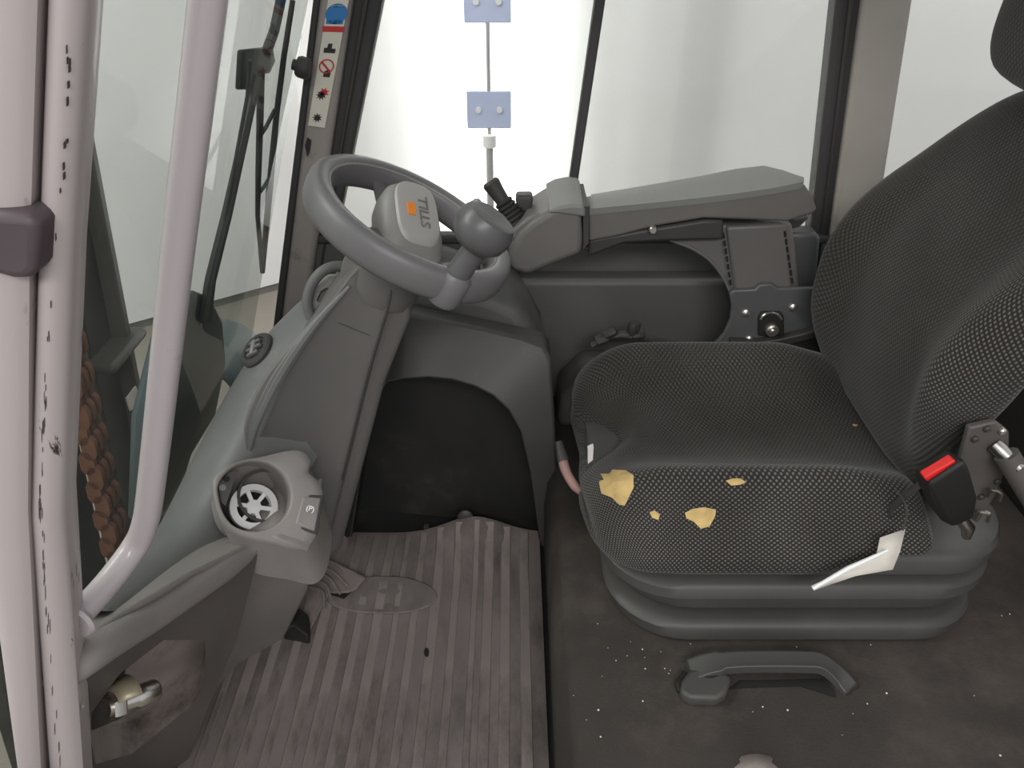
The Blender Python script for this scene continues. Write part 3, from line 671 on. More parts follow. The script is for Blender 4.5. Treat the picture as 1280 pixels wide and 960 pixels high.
# switch
s4 = [on_top(x, y, .004) for x, y in ((379, 620), (402, 622), (394, 664), (369, 655))]
swt = G().prism(s4, -nrm * .02).build('brake_switch', 'hub_plastic', hs, bevel=.003, bseg=3)
swt.data.materials.clear(); swt.data.materials.append(MATS['console_plastic'])
s5 = [on_top(x, y, .0012) for x, y in ((376, 617), (406, 619), (397, 669), (366, 659))]
G().prism(s5, -nrm * .004).build('switch_bezel', 'dark_plastic', hs, bevel=.002)
M = frame(on_top(388, 636, .0052), on_top(398, 639) - on_top(378, 633), on_top(390, 626) - on_top(386, 646))
text_part('brake_symbol', '(P)', .011, M, 'white_print', hs, .0004)
# post below
pst = T([(300, 668, .815), (345, 674, .80), (380, 682, .81), (401, 655, .86), (394, 700, .90), (384, 740, .94), (352, 806, 1.0), (300, 832, .93), (255, 880, .86), (290, 760, .84), (318, 692, .825)])
g = G().loft([[p for p in pst], [p + Vector((-.02, .12, .0)) for p in pst]]); g.build('post', 'console_plastic', cs, bevel=.008, bseg=3)
tag(G().prism([PZ(355, 800, .012), PZ(388, 806, .012), PZ(385, 795, .04), PZ(368, 780, .05), PZ(358, 785, .05)], (-.01, .05, .0)).build('rubber_foot', 'black_rubber', bevel=.004), 'small black rubber wedge at the foot of the console post', 'rubber foot')

# ================================================================== LOWER LEFT COVER (beside the step)
lc = root('entry_cover', (-.5, .65, 0), 'scuffed grey entry-side cover below the dashboard with a rolled lip', 'cover')
topf = T([(318, 671, .835), (262, 668, .86), (205, 676, .85), (150, 715, .74), (88, 770, .58), (88, 812, .505), (150, 768, .575), (240, 715, .70), (316, 680, .81)])
G().prism(topf, (-.004, .004, -.02)).build('top_face', 'console_plastic', lc, bevel=.006)
lipp = smooth_path(T([(321, 682, .815), (300, 697, .79), (250, 730, .71), (190, 770, .62), (140, 800, .55), (98, 828, .507), (72, 846, .50)]), 4)
n = len(lipp)
G().tube(lipp, [.008 + .011 * min(1, i / 6) for i in range(n)], 14).build('rolled_lip', 'console_plastic', lc)
def yl(px, py):
    return .525 + .30 * (px - 96) / 226 + .06 * max(0, (py - 850) / 110) - .02
outp = [(322, 693), (316, 720), (296, 800), (262, 880), (225, 975), (150, 985), (100, 975), (97, 850), (150, 815), (230, 756)]
inp = [(256, 800), (257, 815), (256, 840), (250, 868), (236, 885), (165, 942), (120, 955), (108, 900), (150, 842), (205, 800)]
O3 = [PY(x, y, yl(x, y)) for x, y in outp]; I3 = [PY(x, y, yl(x, y)) for x, y in inp]; K3 = [p + Vector((-.015, .055, .0)) for p in I3]
G().loft([[p + Vector((-.02, .06, 0)) for p in O3], O3, I3], caps=False).build('side_panel', 'lower_plastic', lc, auto=True)
G().loft([I3, K3], caps=False).add(K3, [tuple(range(10))]).build('pocket', 'recess_plastic', lc)
# latch striker in the pocket
sk = root('door_striker', PY(150, 885, .56), 'steel door striker pin with a curved brass-coloured plate in the cover pocket', 'striker')
b0 = PY(132, 886, .555); b1 = PY(194, 863, .60); ax = (b1 - b0)
G().lathe([(.0115, 0), (.0115, .55 * ax.length), (.0135, .6 * ax.length), (.0145, .7 * ax.length), (.0145, .98 * ax.length), (.0125, 1.03 * ax.length)], b0, ax, 20).build('pin', 'steel', sk)
G().lathe([(.017, .05 * ax.length), (.0185, .12 * ax.length), (.0185, .26 * ax.length), (.016, .3 * ax.length)], b0, ax, 6).build('nut', 'steel', sk)
an = ax.normalized(); u = Vector((-.2, .7, .7)); u = (u - an * an.dot(u)).normalized(); v = an.cross(u)
g = G(); rr0 = []; 
for k, (h, r0, r1) in enumerate(((.006, .020, .03), (.030, .031, .038))):
    rr0.append([b0 + an * h + (u * math.cos(math.radians(a)) + v * math.sin(math.radians(a))) * r0 for a in range(-80, 81, 16)])
g.loft(rr0, closed=False); g.build('curved_plate', 'brass', sk, solid=.003)
G().prism(T([(97, 848, .58), (135, 838, .585), (150, 860, .59), (142, 905, .58), (105, 920, .57), (97, 900, .57)]), (-.01, .05, 0)).build('block', 'dark_plastic', sk, bevel=.006)
G().prism(T([(104, 862, .572), (128, 852, .576), (128, 868, .576), (106, 876, .572)]), (-.004, .01, 0)).build('slot', 'black_rubber', sk, bevel=.002)

# step edge below the pillar
tag(G().box((-.56, .44, .20), (.10, .06, .50)).build('step_post', 'dark_plastic', bevel=.01), 'dark plastic step side below the white pillar', 'step')

# ================================================================== FOOTWELL SIDE HOUSING
fh = root('footwell_housing', (-.15, 1.4, 0), 'dark footwell housing with an arched recess beside the floor mat', 'housing')
outl = [(430, 672, 1.27), (445, 560, 1.29), (475, 470, 1.30), (500, 415, 1.33), (510, 392, 1.345), (560, 402, 1.345), (610, 412, 1.345), (655, 423, 1.34), (680, 432, 1.33), (688, 448, 1.31), (693, 520, 1.28), (697, 600, 1.265), (696, 692, 1.255)]
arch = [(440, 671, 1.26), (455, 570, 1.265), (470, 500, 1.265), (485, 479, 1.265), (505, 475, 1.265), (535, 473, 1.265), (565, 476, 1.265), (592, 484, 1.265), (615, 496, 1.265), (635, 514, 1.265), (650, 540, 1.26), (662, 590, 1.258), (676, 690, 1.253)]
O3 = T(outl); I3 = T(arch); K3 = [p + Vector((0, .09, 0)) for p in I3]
back = [Vector((p.x, max(1.385, p.y + .02), p.z)) for p in O3]
G().loft([back, O3, I3, [p + Vector((0, .012, 0)) for p in I3]], closed=False).build('shell', 'footwell_plastic', fh, bevel=.006, bseg=2)
g = G(); g.loft([I3, K3], closed=False); g.add(K3, [tuple(range(len(K3)))]); g.build('recess', 'black_rubber', fh)  # inside of the arch is set back and darker than the shell
bx_ = PY(581, 657, 1.262)
G().lathe([(.018, 0), (.018, .006), (.012, .01), (.001, .01)], bx_ + Vector((0, .03, 0)), (0, -1, .2), 18).build('drain_plug', 'dark_plastic', fh)
G().lathe([(.008, 0), (.006, .006)], PY(533, 658, 1.30), (0, -1, .2), 10).build('screw_or_lit_hole', 'dark_plastic', fh)
# inner bulkhead above the housing
G().prism([Vector((-.28, 1.39, 0)), Vector((.065, 1.39, 0)), Vector((.065, 1.39, .44)), Vector((.02, 1.39, .53)), Vector((-.06, 1.39, .565)), Vector((-.28, 1.39, .575))], (0, .2, 0)).build('ledge', 'panel_grey', sp, bevel=.03, bseg=4)

# ================================================================== FLOOR MAT
fm = root('floor_mat', (-.2, .95, 0), 'worn ribbed rubber floor mat, torn beside the console', 'floor mat')
NXm, NYm = 40, 40; x0, x1, y0, y1 = -.56, .062, .47, 1.285
def bump_z(x, y):
    return .012 + .05 * math.exp(-((x + .085) / .09) ** 2 - ((y - 1.29) / .07) ** 2) + .012 * math.exp(-((x + .26) / .07) ** 2 - ((y - 1.10) / .05) ** 2) + .0015 * math.sin(9 * x + 5 * y)
rr = []
for j in range(NYm + 1):
    y = y0 + (y1 - y0) * j / NYm; tp = [Vector((x0 + (x1 - x0) * i / NXm, y, 0)) for i in range(NXm + 1)]
    for q in tp: q.z = bump_z(q.x, q.y)
    rr.append(tp + [Vector((q.x, q.y, q.z - .01)) for q in reversed(tp)])
G().loft(rr).build('sheet', 'mat_rubber', fm)
k = 0; x = -.53
rnd = random.Random(3)
while x < .04:
    wv = rnd.choice((.016, .020, .024)); g = G(); rr = []
    ys = [.475 + (1.275 - .475) * j / 16 for j in range(17)]
    for y in ys:
        z = bump_z(x, y); rr.append([Vector((x - wv / 2, y, z - .002)), Vector((x - wv / 2 + .003, y, z + .002)), Vector((x + wv / 2 - .003, y, z + .002)), Vector((x + wv / 2, y, z - .002))])
    g.loft(rr).build('rib', 'mat_rib', fm)
    x += wv + rnd.choice((.012, .016, .02)); k += 1
# heel plate, torn flap and a hole
hp_ = [PZ(470 + 62 * math.cos(a) + (15 if math.cos(a) > 0 else 0), 752 + 23 * math.sin(a), 0) for a in [2 * math.pi * i / 28 for i in range(28)]]
G().prism([Vector((p.x, p.y, bump_z(p.x, p.y) + .006)) for p in hp_], (0, 0, -.006)).build('heel_pad', 'mat_rubber', fm, bevel=.002)
def flapz(px, py, h): p = PZ(px, py, .02); p.z = bump_z(p.x, p.y) + h; return p
fl = [flapz(396, 700, .004), flapz(410, 702, .02), flapz(440, 722, .028), flapz(458, 728, .018), flapz(445, 740, .012), flapz(436, 746, .02), flapz(412, 742, .01), flapz(385, 790, .004), flapz(376, 770, .004)]
G().prism(fl, (0, 0, -.006)).build('torn_flap', 'mat_rib', fm, bevel=.002)
for i in range(5):
    G().tube(smooth_path([flapz(398 - i * 3, 704 + i * 8, .012), flapz(420 - i * 4, 714 + i * 8, .030 - i * .002), flapz(446 - i * 10, 730 + i * 9, .018)], 4), .0025, 6).build('flap_ridge', 'mat_rib', fm)
G().prism([flapz(410, 739, .008), flapz(428, 744, .008), flapz(448, 729, .008), flapz(454, 727, .008), flapz(430, 749, .0075), flapz(412, 743, .0075)], (0, 0, -.003)).build('tear', 'black_rubber', fm)
G().prism([flapz(533 + 3 * math.cos(a), 814 + 5 * math.sin(a), .0065) for a in [i * math.pi / 5 for i in range(10)]], (0, 0, -.004)).build('hole', 'black_rubber', fm)

# ================================================================== HOOD UNDER THE SEAT
HZ = .22
hd = root('engine_hood', (.5, 1.0, 0), 'dark worn engine hood carrying the driver seat', 'hood')
prof = [(HX, z) for HX, z in ((.072, 0), (.070, .12), (.076, .18), (.09, .21), (.115, HZ), (1.0, HZ), (1.0, 0))]
G().loft([[Vector((x, y, z)) for x, z in prof] for y in (.47, .50, 1.0, 1.56)]).build('body', 'hood_cover', hd, bevel=.006)
# recessed grip handle
hn = T([]) 
def HP(px, py, h=0): return PZ(px, py, HZ + h)
bar1 = smooth_path([HP(862, 838, .012), HP(890, 829, .024), HP(930, 825, .03), HP(1000, 825, .03), HP(1028, 828, .028), HP(1050, 845, .012), HP(1064, 862, .002)], 5)
g = G(); rings = []
n = len(bar1)
for i, p in enumerate(bar1):
    t = (bar1[min(i + 1, n - 1)] - bar1[max(i - 1, 0)]).normalized(); side = Vector((0, 0, 1)).cross(t).normalized()
    wv = .016 if i > 6 else .020
    rings.append([p + side * wv + Vector((0, 0, .002)), p + side * wv * .7 + Vector((0, 0, .007)), p + side * (-wv * .4) + Vector((0, 0, .004)), p - side * wv + Vector((0, 0, .006)), p - side * wv + Vector((0, 0, -.012)), p + side * wv + Vector((0, 0, -.012))])
hdl = g.loft(rings).build('handle', 'base_plastic', hd, bevel=.002)
G().prism([HP(x, y, .02) for x, y in ((852, 850), (862, 836), (900, 834), (915, 846), (908, 866), (896, 873), (862, 872), (850, 864))], (0, 0, -.022)).build('handle_foot', 'base_plastic', hdl, bevel=.006, bseg=3)
G().prism([HP(888 + 11 * math.cos(a), 842 + 5 * math.sin(a), .0212) for a in [i * math.pi / 8 for i in range(16)]], (0, 0, -.002)).build('screw_hole', 'black_rubber', hdl)
G().prism([HP(x, y, .002) for x, y in ((843, 856), (853, 842), (860, 848), (852, 868), (846, 868))], (0, 0, .01)).build('hinge_clip', 'black_rubber', hdl, bevel=.003)
G().prism([HP(x, y, .001) for x, y in ((912, 862), (925, 852), (1030, 850), (1042, 862), (1044, 872), (1000, 858), (930, 860))], (0, 0, .0015)).build('grip_well', 'black_rubber', hdl)
# crumbs and pale smear
g = G(); rc_ = random.Random(11)
spots = [(784, 820), (803, 812), (747, 780), (770, 826), (836, 842), (831, 836), (863, 805), (826, 815), (748, 888), (1108, 867), (1262, 768), (1252, 770), (733, 900), (838, 838), (806, 822), (760, 810), (1084, 880), (941, 890)]
for px, py in spots + [(700 + rc_.random() * 560, 800 + rc_.random() * 150) for _ in range(14)]:
    p = HP(px, py, 0); r = .0007 + .0012 * rc_.random() ** 2
    g.lathe([(r * .6, 0), (r, r * .6), (r * .4, r * 1.3)], p, (0, 0, 1), 5)
tag(g.build('crumbs', 'crumb', origin=(.4, .7, HZ)), 'scattered pale crumbs lying on the dark hood', 'crumbs', kind='stuff')
tag(G().add([HP(945 + 26 * math.cos(a) * (1 + .2 * math.sin(5 * a)), 958 + 16 * math.sin(a), .0015) for a in [i * math.pi / 10 for i in range(20)]] , [tuple(range(20))]).build('dust_patch', 'recess_plastic', solid=.0012), 'pale dried dirt patch on the dark hood', 'dirt patch')

# ================================================================== DRIVER SEAT
SY = 1.125
st_ = root('driver_seat', (.42, SY, HZ), 'black dotted fabric driver seat with torn cushion on a ribbed suspension base', 'seat')
X0b, X1b, Y0b, Y1b = .135, .80, .842, 1.41
def tier(name, m, levels, r=.12, par=None):
    return G().loft([rrect(X0b + i + .16 * (HZ + .17 - z), X1b - i * .6 - .16 * (HZ + .17 - z), Y0b + i - .18 * (HZ + .17 - z), Y1b - i, r, z, 8) for z, i in levels]).build(name, m, par or st_)
tier('lower_frame', 'base_plastic', [(HZ + .001, .018), (HZ + .007, .004), (HZ + .030, .0), (HZ + .037, .004), (HZ + .040, .014), (HZ + .040, .05)])
tier('bellows', 'bellows_rubber', [(HZ + .040, .05), (HZ + .060, .05), (HZ + .085, .05), (HZ + .126, .05)])
tier('middle_frame', 'base_plastic', [(HZ + .058, .05), (HZ + .058, .016), (HZ + .066, .012), (HZ + .084, .008), (HZ + .090, .0), (HZ + .108, .0), (HZ + .114, .006), (HZ + .115, .05)])
tier('upper_frame', 'base_plastic', [(HZ + .128, .05), (HZ + .128, .008), (HZ + .134, .002), (HZ + .158, .0), (HZ + .167, .006), (HZ + .170, .02), (HZ + .170, .06)])

def fabric_mesh(name, rings, bol, parent, uvs, sub=1, closed_ends=True):
    n = len(rings[0]); g = G().loft(rings, caps=closed_ends)
    o = g.build(name, 'seat_fabric', parent, sub=0, auto=False)
    me = o.data
    at = me.attributes.new('bolster', 'FLOAT', 'POINT')
    flat = [b for r in bol for b in r]
    for i, b in enumerate(flat): at.data[i].value = b
    ul = me.uv_layers.new(name='UVMap'); fu = [q for r in uvs for q in r]
    for p in me.polygons:
        if len(p.vertices) > 6:
            for li in p.loop_indices: ul.data[li].uv = (me.vertices[me.loops[li].vertex_index].co.y, me.vertices[me.loops[li].vertex_index].co.z)
            continue
        q_ = [fu[me.loops[li].vertex_index] for li in p.loop_indices]
        for li, q2 in zip(p.loop_indices, q_): ul.data[li].uv = q2
    if sub: q = o.modifiers.new('sub', 'SUBSURF'); q.levels = sub; q.render_levels = sub
    return o
def sm(a, b, x):
    t = max(0, min(1, (x - a) / (b - a))); return t * t * (3 - 2 * t)
# cushion : sections across (Y-Z) marching from front to back
CX0, CX1 = .108, .665; NS = 30; NR = 56
rings, bol, uvs = [], [], []
for i in range(NS + 1):
    s = i / NS; s = s ** 1.3
    x = CX0 + (CX1 - CX0) * s
    fr = min(1, s / .16); fe = (1 - (1 - fr) ** 2.3) ** (1 / 2.3)          # front rounding
    rb = min(1, (1 - s) / .06); re = (1 - (1 - rb) ** 2.5) ** (1 / 2.5)
    e = max(.03, fe * max(.4, re))
    hw = .262 * (.74 + .26 * e) + .006 * math.sin(math.pi * s)
    zb = HZ + .110 + .055 * sm(.66, .80, s); zt = .430 + .004 * math.sin(math.pi * s)
    zc = (zb + zt) / 2 - .01; hh = (zt - zb) / 2 * (.18 + .82 * e)
    ring, bl_, uv_ = [], [], []
    for j in range(NR):
        a = 2 * math.pi * j / NR; ca, sa = math.cos(a), math.sin(a)
        ey = 2 / 3.6; yy = math.copysign(abs(ca) ** ey, ca); zz = math.copysign(abs(sa) ** (2 / 2.6), sa)
        y = hw * yy * (1.09 if yy < 0 else 1); z = zc + hh * zz
        if sa > 0:
            b = sm(.09, .19, abs(y)); 
            top_b = (.066 * math.exp(-((abs(y) - .19) / .06) ** 2) if y < 0 else .080 * math.exp(-((y - .18) / .078) ** 2)) * (.55 + .45 * sm(0, .25, s)) * (1 - .45 * sm(.7, 1, s))
            dish = -.020 * math.exp(-(y / .10) ** 2) * sm(.15, .5, s)
            z += (top_b + dish) * min(1, sa * 1.6) * e
        notch = .12 * math.exp(-((y - .01) / .06) ** 2) * (1 - sm(.0, .3, s)) * (1 if sa > -.6 else .6)
        bow = .03 * (abs(y) / .25) ** 3 * (1 - sm(0, .35, s))
        ring.append(Vector((x + notch + bow, SY + y, z)))
        bb = sm(.115, .135, abs(y)) if sa > -.3 else 1
        bb = max(bb, 1 - sm(.02, .10, s)) if y < .02 else bb
        bl_.append(.10 + .90 * bb if y < 0 else .12 + .2 * bb); uv_.append((x - (.45 - z) * (1 - sm(0, .12, s)), y + math.copysign(1, y) * sm(.16, .24, abs(y)) * (.45 - z)))
    rings.append(ring); bol.append(bl_); uvs.append(uv_)
cush = fabric_mesh('cushion', rings, bol, st_, uvs)
def cush_top(x, y):        # approximate surface point by nearest ring vertices
    best = min((p for r in rings for p in r if p.z > .40), key=lambda p: (p.x - x) ** 2 + (p.y - y) ** 2); return best.z
def fit_plane_pts(px, py):  # march the view ray down until it meets the cushion mesh vertices
    o0 = Vector((0, 0, CAM_H)); d = ray(px, py).normalized(); best = None
    for r in rings:
        for p in r:
            w_ = p - o0; t = w_.dot(d); dist = (w_ - d * t).length
            if dist < .02 and (best is None or t < best): best = t
    return o0 + d * (best if best else 1.3)
from mathutils.bvhtree import BVHTree
def bvh_of(rings_):
    n = len(rings_[0]); vv = [p for r in rings_ for p in r]; ff = []
    for i in range(len(rings_) - 1):
        for j in range(n):
            k = (j + 1) % n; ff.append((i * n + j, i * n + k, (i + 1) * n + k, (i + 1) * n + j))
    return BVHTree.FromPolygons(vv, ff)
CB = bvh_of(rings)
def hit(px, py, B=CB):
    o0 = Vector((0, 0, CAM_H)); d = ray(px, py).normalized(); l, nn, idx, dist = B.ray_cast(o0, d)
    if l is None: return None, None
    if nn.dot(d) > 0: nn = -nn
    return l, nn
def patch(name, pts, m, parent, B=CB, h=.0022):
    cx = sum(p[0] for p in pts) / len(pts); cy = sum(p[1] for p in pts) / len(pts)
    c, n0 = hit(cx, cy, B)
    if c is None: return
    vs2, ring2 = [c + n0 * h * 1.4], []
    for f_ in (.55, 1.0):
        for px, py in pts:
            l, nn = hit(cx + (px - cx) * f_, cy + (py - cy) * f_, B)
            if l is None: l, nn = c, n0
            vs2.append(l + nn * (h * (1.1 if f_ < 1 else .15)))
    n = len(pts); fs2 = [(0, 1 + i, 1 + (i + 1) % n) for i in range(n)] + [(1 + i, 1 + n + i, 1 + n + (i + 1) % n, 1 + (i + 1) % n) for i in range(n)]
    return G().add(vs2, fs2).build(name, m, parent, auto=False)
patch('torn_foam', [(750, 592), (764, 587), (782, 588), (792, 594), (792, 610), (787, 620), (781, 632), (774, 631), (765, 622), (752, 617), (749, 604)], 'foam', cush)
patch('torn_foam', [(856, 641), (866, 636), (880, 634), (895, 637), (894, 645), (887, 658), (876, 661), (867, 652), (858, 648)], 'foam', cush)
patch('torn_foam', [(907, 601), (916, 598), (926, 598), (933, 603), (925, 606), (914, 607)], 'foam', cush, h=.0016)
patch('torn_foam', [(812, 640), (818, 638), (825, 643), (823, 650), (815, 647)], 'foam', cush, h=.0014)
patch('torn_foam', [(1058, 534), (1066, 529), (1075, 530), (1072, 535), (1062, 538)], 'foam', cush, h=.0014)

# backrest : sections (X-Y) marching upwards
BZ0, BZ1 = .40, 1.02; NS = 30; brs, bol, uvs = [], [], []
for i in range(NS + 1):
    s = i / NS; z = BZ0 + (BZ1 - BZ0) * s
    tp = min(1, (1 - s) / .55); hw = .262 * (1 - (1 - tp) ** 2.6) ** (1 / 1.9) if tp < 1 else .262
    hw *= .93 + .07 * sm(0, .2, s); hw = max(hw, .03)
    th = .055 * min(1, (1 - s) / .05 + .25) * min(1, s / .04 + .3)
    xc = .70 + .02 * s + .16 * max(0, s - .45) ** 1.35 * 1.6 - .035 * math.sin(math.pi * min(1, s * 1.35))
    ring, bl_, uv_ = [], [], []
    for j in range(NR):
        a = 2 * math.pi * j / NR; ca, sa = math.cos(a), math.sin(a)
        y = hw * math.copysign(abs(ca) ** (2 / 3.2), ca); d = th * math.copysign(abs(sa) ** (2 / 2.6), sa)
        y *= (.66 + .34 * sm(.05, .5, s)) if y < 0 else (.9 + .1 * sm(0, .3, s))
        x = xc - d
        if sa > 0:
            x -= .062 * sm(.45, .95, abs(y) / .262) * (1 - sm(.55, .95, s)) * min(1, sa * 1.5) * (.65 + .35 * sm(0, .3, s))
        ring.append(Vector((x, SY + y, z)))
        bb = sm(.150, .165, -y) * (1 - sm(.60, .8, s))
        bl_.append(bb); uv_.append((y + math.copysign(1, y) * sm(.16, .24, abs(y)) * (x - .6), z))
    brs.append(ring); bol.append(bl_); uvs.append(uv_)
back = fabric_mesh('backrest', brs, bol, st_, uvs)
# headrest
hrs, bol, uvs = [], [], []
for i in range(15):
    s = i / 14; z = 1.0 + .22 * s; e = (1 - abs(2 * s - 1) ** 3.) ** (1 / 3.) if 0 < s < 1 else .12
    ring, bl_, uv_ = [], [], []
    for j in range(32):
        a = 2 * math.pi * j / 32; ca, sa = math.cos(a), math.sin(a)
        y = .145 * max(e, .2) * math.copysign(abs(ca) ** .62, ca); x = .745 + .02 * s - .05 * max(e, .2) * math.copysign(abs(sa) ** .7, sa)
        ring.append(Vector((x, SY + y, z))); bl_.append(0); uv_.append((y, z))
    hrs.append(ring); bol.append(bl_); uvs.append(uv_)
fabric_mesh('headrest', hrs, bol, st_, uvs)
for sy in (-.06, .06): G().tube([(.80, SY + sy, .95), (.80, SY + sy, 1.08)], .006, 10).build('headrest_post', 'steel', st_)
# recliner hinge, adjuster rod
hg = G().prism(T([(1205, 560, .87), (1212, 535, .87), (1245, 527, .87), (1262, 540, .87), (1262, 575, .87), (1245, 620, .87), (1222, 655, .87), (1200, 640, .87), (1195, 600, .87)]), (0, .012, 0)).build('recliner_plate', 'lower_plastic', st_, bevel=.003)
for px, py in ((1218, 548), (1233, 535), (1252, 538), (1246, 601), (1226, 620), (1238, 560)):
    G().lathe([(.005, 0), (.005, .004), (.003, .006)], PY(px, py, .87), (0, -1, 0), 10).build('rivet', 'bolt_metal' if py == 538 else 'dark_plastic', hg)
G().lathe([(.011, 0), (.011, .012), (.008, .03), (.008, .045)], PY(1243, 556, .87), (.5, -.7, -.35), 14).build('pivot_pin', 'steel', hg)
G().tube(T([(1258, 568, .855), (1290, 620, .83), (1330, 690, .80)]), .017, 12).build('recline_lever', 'lower_plastic', st_)
for (a, b) in (((1240, 612), (1252, 622)), ((1224, 640), (1236, 648))):
    G().tube(smooth_path(T([(a[0] - 6, a[1] + 8, .86), (a[0], a[1], .855), (b[0], b[1] - 6, .85), (b[0] - 2, b[1] + 4, .852)]), 3), .0028, 6).build('spring_hook', 'steel', st_)
lv = G().tube(smooth_path(T([(702, 565, 1.09), (705, 582, 1.07), (712, 598, 1.05), (723, 612, 1.03), (736, 620, 1.03)]), 4), [.009] * 6 + [.0085] * 6 + [.007] * 5, 10).build('slide_lever', 'soil_pink', st_)
G().tube(T([(698, 552, 1.10), (704, 576, 1.075)]), [.007, .011], 10).build('lever_grip', 'dark_plastic', lv)
G().prism(T([(735, 562, .985), (742, 559, .985), (741, 575, .985), (735, 580, .985)]), (0, .01, 0)).build('side_clip', 'silver_plastic', st_)
# seat belt buckle
bk_top = T([(1147, 592, .80), (1188, 567, .80), (1198, 574, .79), (1156, 600, .79)])
bkr = [
 T([(1142, 585, .845), (1184, 560, .845), (1207, 574, .792), (1160, 606, .792)]),
 T([(1144, 596, .845), (1190, 570, .845), (1213, 588, .792), (1164, 618, .792)]),
 T([(1158, 628, .845), (1204, 600, .845), (1223, 624, .80), (1180, 648, .80)]),
 T([(1176, 652, .85), (1208, 640, .85), (1218, 648, .815), (1192, 659, .815)])]
bk = G().loft(bkr).build('belt_buckle', 'bellows_rubber', st_, bevel=.006, bseg=3)
rq = T([(1151, 592, .815), (1188, 570, .815), (1196, 578, .80), (1158, 601, .80)])
nn = (rq[1] - rq[0]).cross(rq[3] - rq[0]).normalized()
if nn.y > 0: nn = -nn
tag(G().prism([p + nn * .006 for p in rq], -nn * .01).build('release_button', 'red_plastic', bk, bevel=.002), 'bright red release button')
G().tube(T([(1200, 648, .835), (1210, 660, .832), (1208, 672, .83)]), [.010, .010, .006], 12).build('buckle_anchor', 'steel', st_)
G().tube(smooth_path(T([(1150, 606, .86), (1128, 622, .87), (1112, 640, .88), (1108, 665, .885)]), 4), .006, 8, flat=.4).build('belt_strap', 'dark_plastic', st_)

# paper tag hanging from the seat
tg = root('paper_tag', PY(1075, 710, .80), 'crumpled cream paper tag hanging on a cord under the buckle', 'tag')
G().add(T([(1100, 672, .835), (1132, 661, .835), (1125, 690, .815), (1116, 712, .80), (1070, 720, .79), (1040, 730, .79), (1018, 738, .785), (1014, 733, .785), (1060, 711, .80), (1096, 692, .815)]), [(0, 1, 2, 9), (9, 2, 3, 8), (8, 3, 4), (8, 4, 5, 7), (7, 5, 6)]).build('sheet', 'paper_tag', tg, solid=.0012, auto=True)
G().tube(T([(1016, 736, .784), (1060, 711, .796), (1110, 688, .81)]), [.003, .004, .0025], 6).build('folded_edge', 'white_print', tg)
G().tube(smooth_path(T([(1128, 664, .835), (1134, 640, .845), (1126, 620, .86), (1118, 612, .87)]), 4), .0018, 6).build('cord', 'dark_plastic', tg)

# hose fittings on the hood behind the cushion
ft = root('hose_fittings', PZ(775, 428, HZ + .12), 'small dark hose fittings behind the seat cushion beside the side wall', 'fittings')
for px, py, d, r in ((752, 424, (1, .2, .3), .012), (762, 416, (1, 0, .5), .010), (792, 410, (.1, 0, 1), .012), (797, 418, (1, .2, 0), .011), (780, 418, (1, 0, 0), .008)):
    G().lathe([(r, -.014), (r * 1.2, -.008), (r * 1.2, .008), (r, .014)], PY(px, py, 1.44), d, 8).build('union', 'dark_plastic', ft)
G().tube(smooth_path([PY(740, 432, 1.44), PY(765, 420, 1.44), PY(800, 422, 1.44), PY(850, 432, 1.46)], 4), .008, 8).build('hose', 'dark_plastic', ft)
G().prism([Vector((.10, 1.40, HZ)), Vector((.5, 1.42, HZ)), Vector((.5, 1.42, .33)), Vector((.16, 1.40, .36)), Vector((.11, 1.40, .30))], (0, .13, 0)).build('hose_cover', 'panel_grey', sp, bevel=.02, bseg=3)

# ================================================================== ARMREST CONSOLE
ar = root('armrest', (.45, 1.45, HZ), 'grey armrest console with padded top on a bolted bracket', 'armrest')
YA = 1.40
shell = T([(736, 265, YA), (800, 259, YA), (870, 252, YA), (930, 244.5, YA), (972, 238, YA), (996, 233, YA), (1006, 229, YA), (1016, 244, YA), (1023, 262, YA), (1015, 268, YA), (1000, 272, YA), (985, 277, YA), (940, 275, YA), (880, 273, YA), (820, 283, YA), (770, 296, YA), (736, 302, YA)])
sx0 = min(p.x for p in shell); sx1 = max(p.x for p in shell)
sh = G().loft([shell, [Vector((p.x - .075 * ((p.x - sx0) / (sx1 - sx0)) ** 3, p.y + .122, p.z - .012)) for p in shell]]).build('shell', 'arm_plastic', ar, bevel=.005, bseg=3)
# padded top : lofted from the near edge to the far edge with a slight crown
ne = [(737, 261), (800, 255), (870, 248), (930, 240.5), (972, 234), (996, 229), (1005, 226.5)]
fe_ = [(739, 243, 1.53), (800, 233, 1.53), (870, 221, 1.53), (920, 211, 1.53), (955, 207, 1.53), (980, 213, 1.485), (1003, 222, 1.425)]
rows = []
for k in range(9):
    t = k / 8; row = []
    for (nx, ny), (fx, fy, fY) in zip(ne, fe_):
        p = PY(nx, ny, YA - .001).lerp(PY(fx, fy, fY), t); p.z += .004 * math.sin(math.pi * t); row.append(p)
    rows.append(row)
G().loft([[*r, *[p + Vector((0, 0, -.012)) for p in reversed(r)]] for r in rows]).build('top_pad', 'arm_pad', ar)
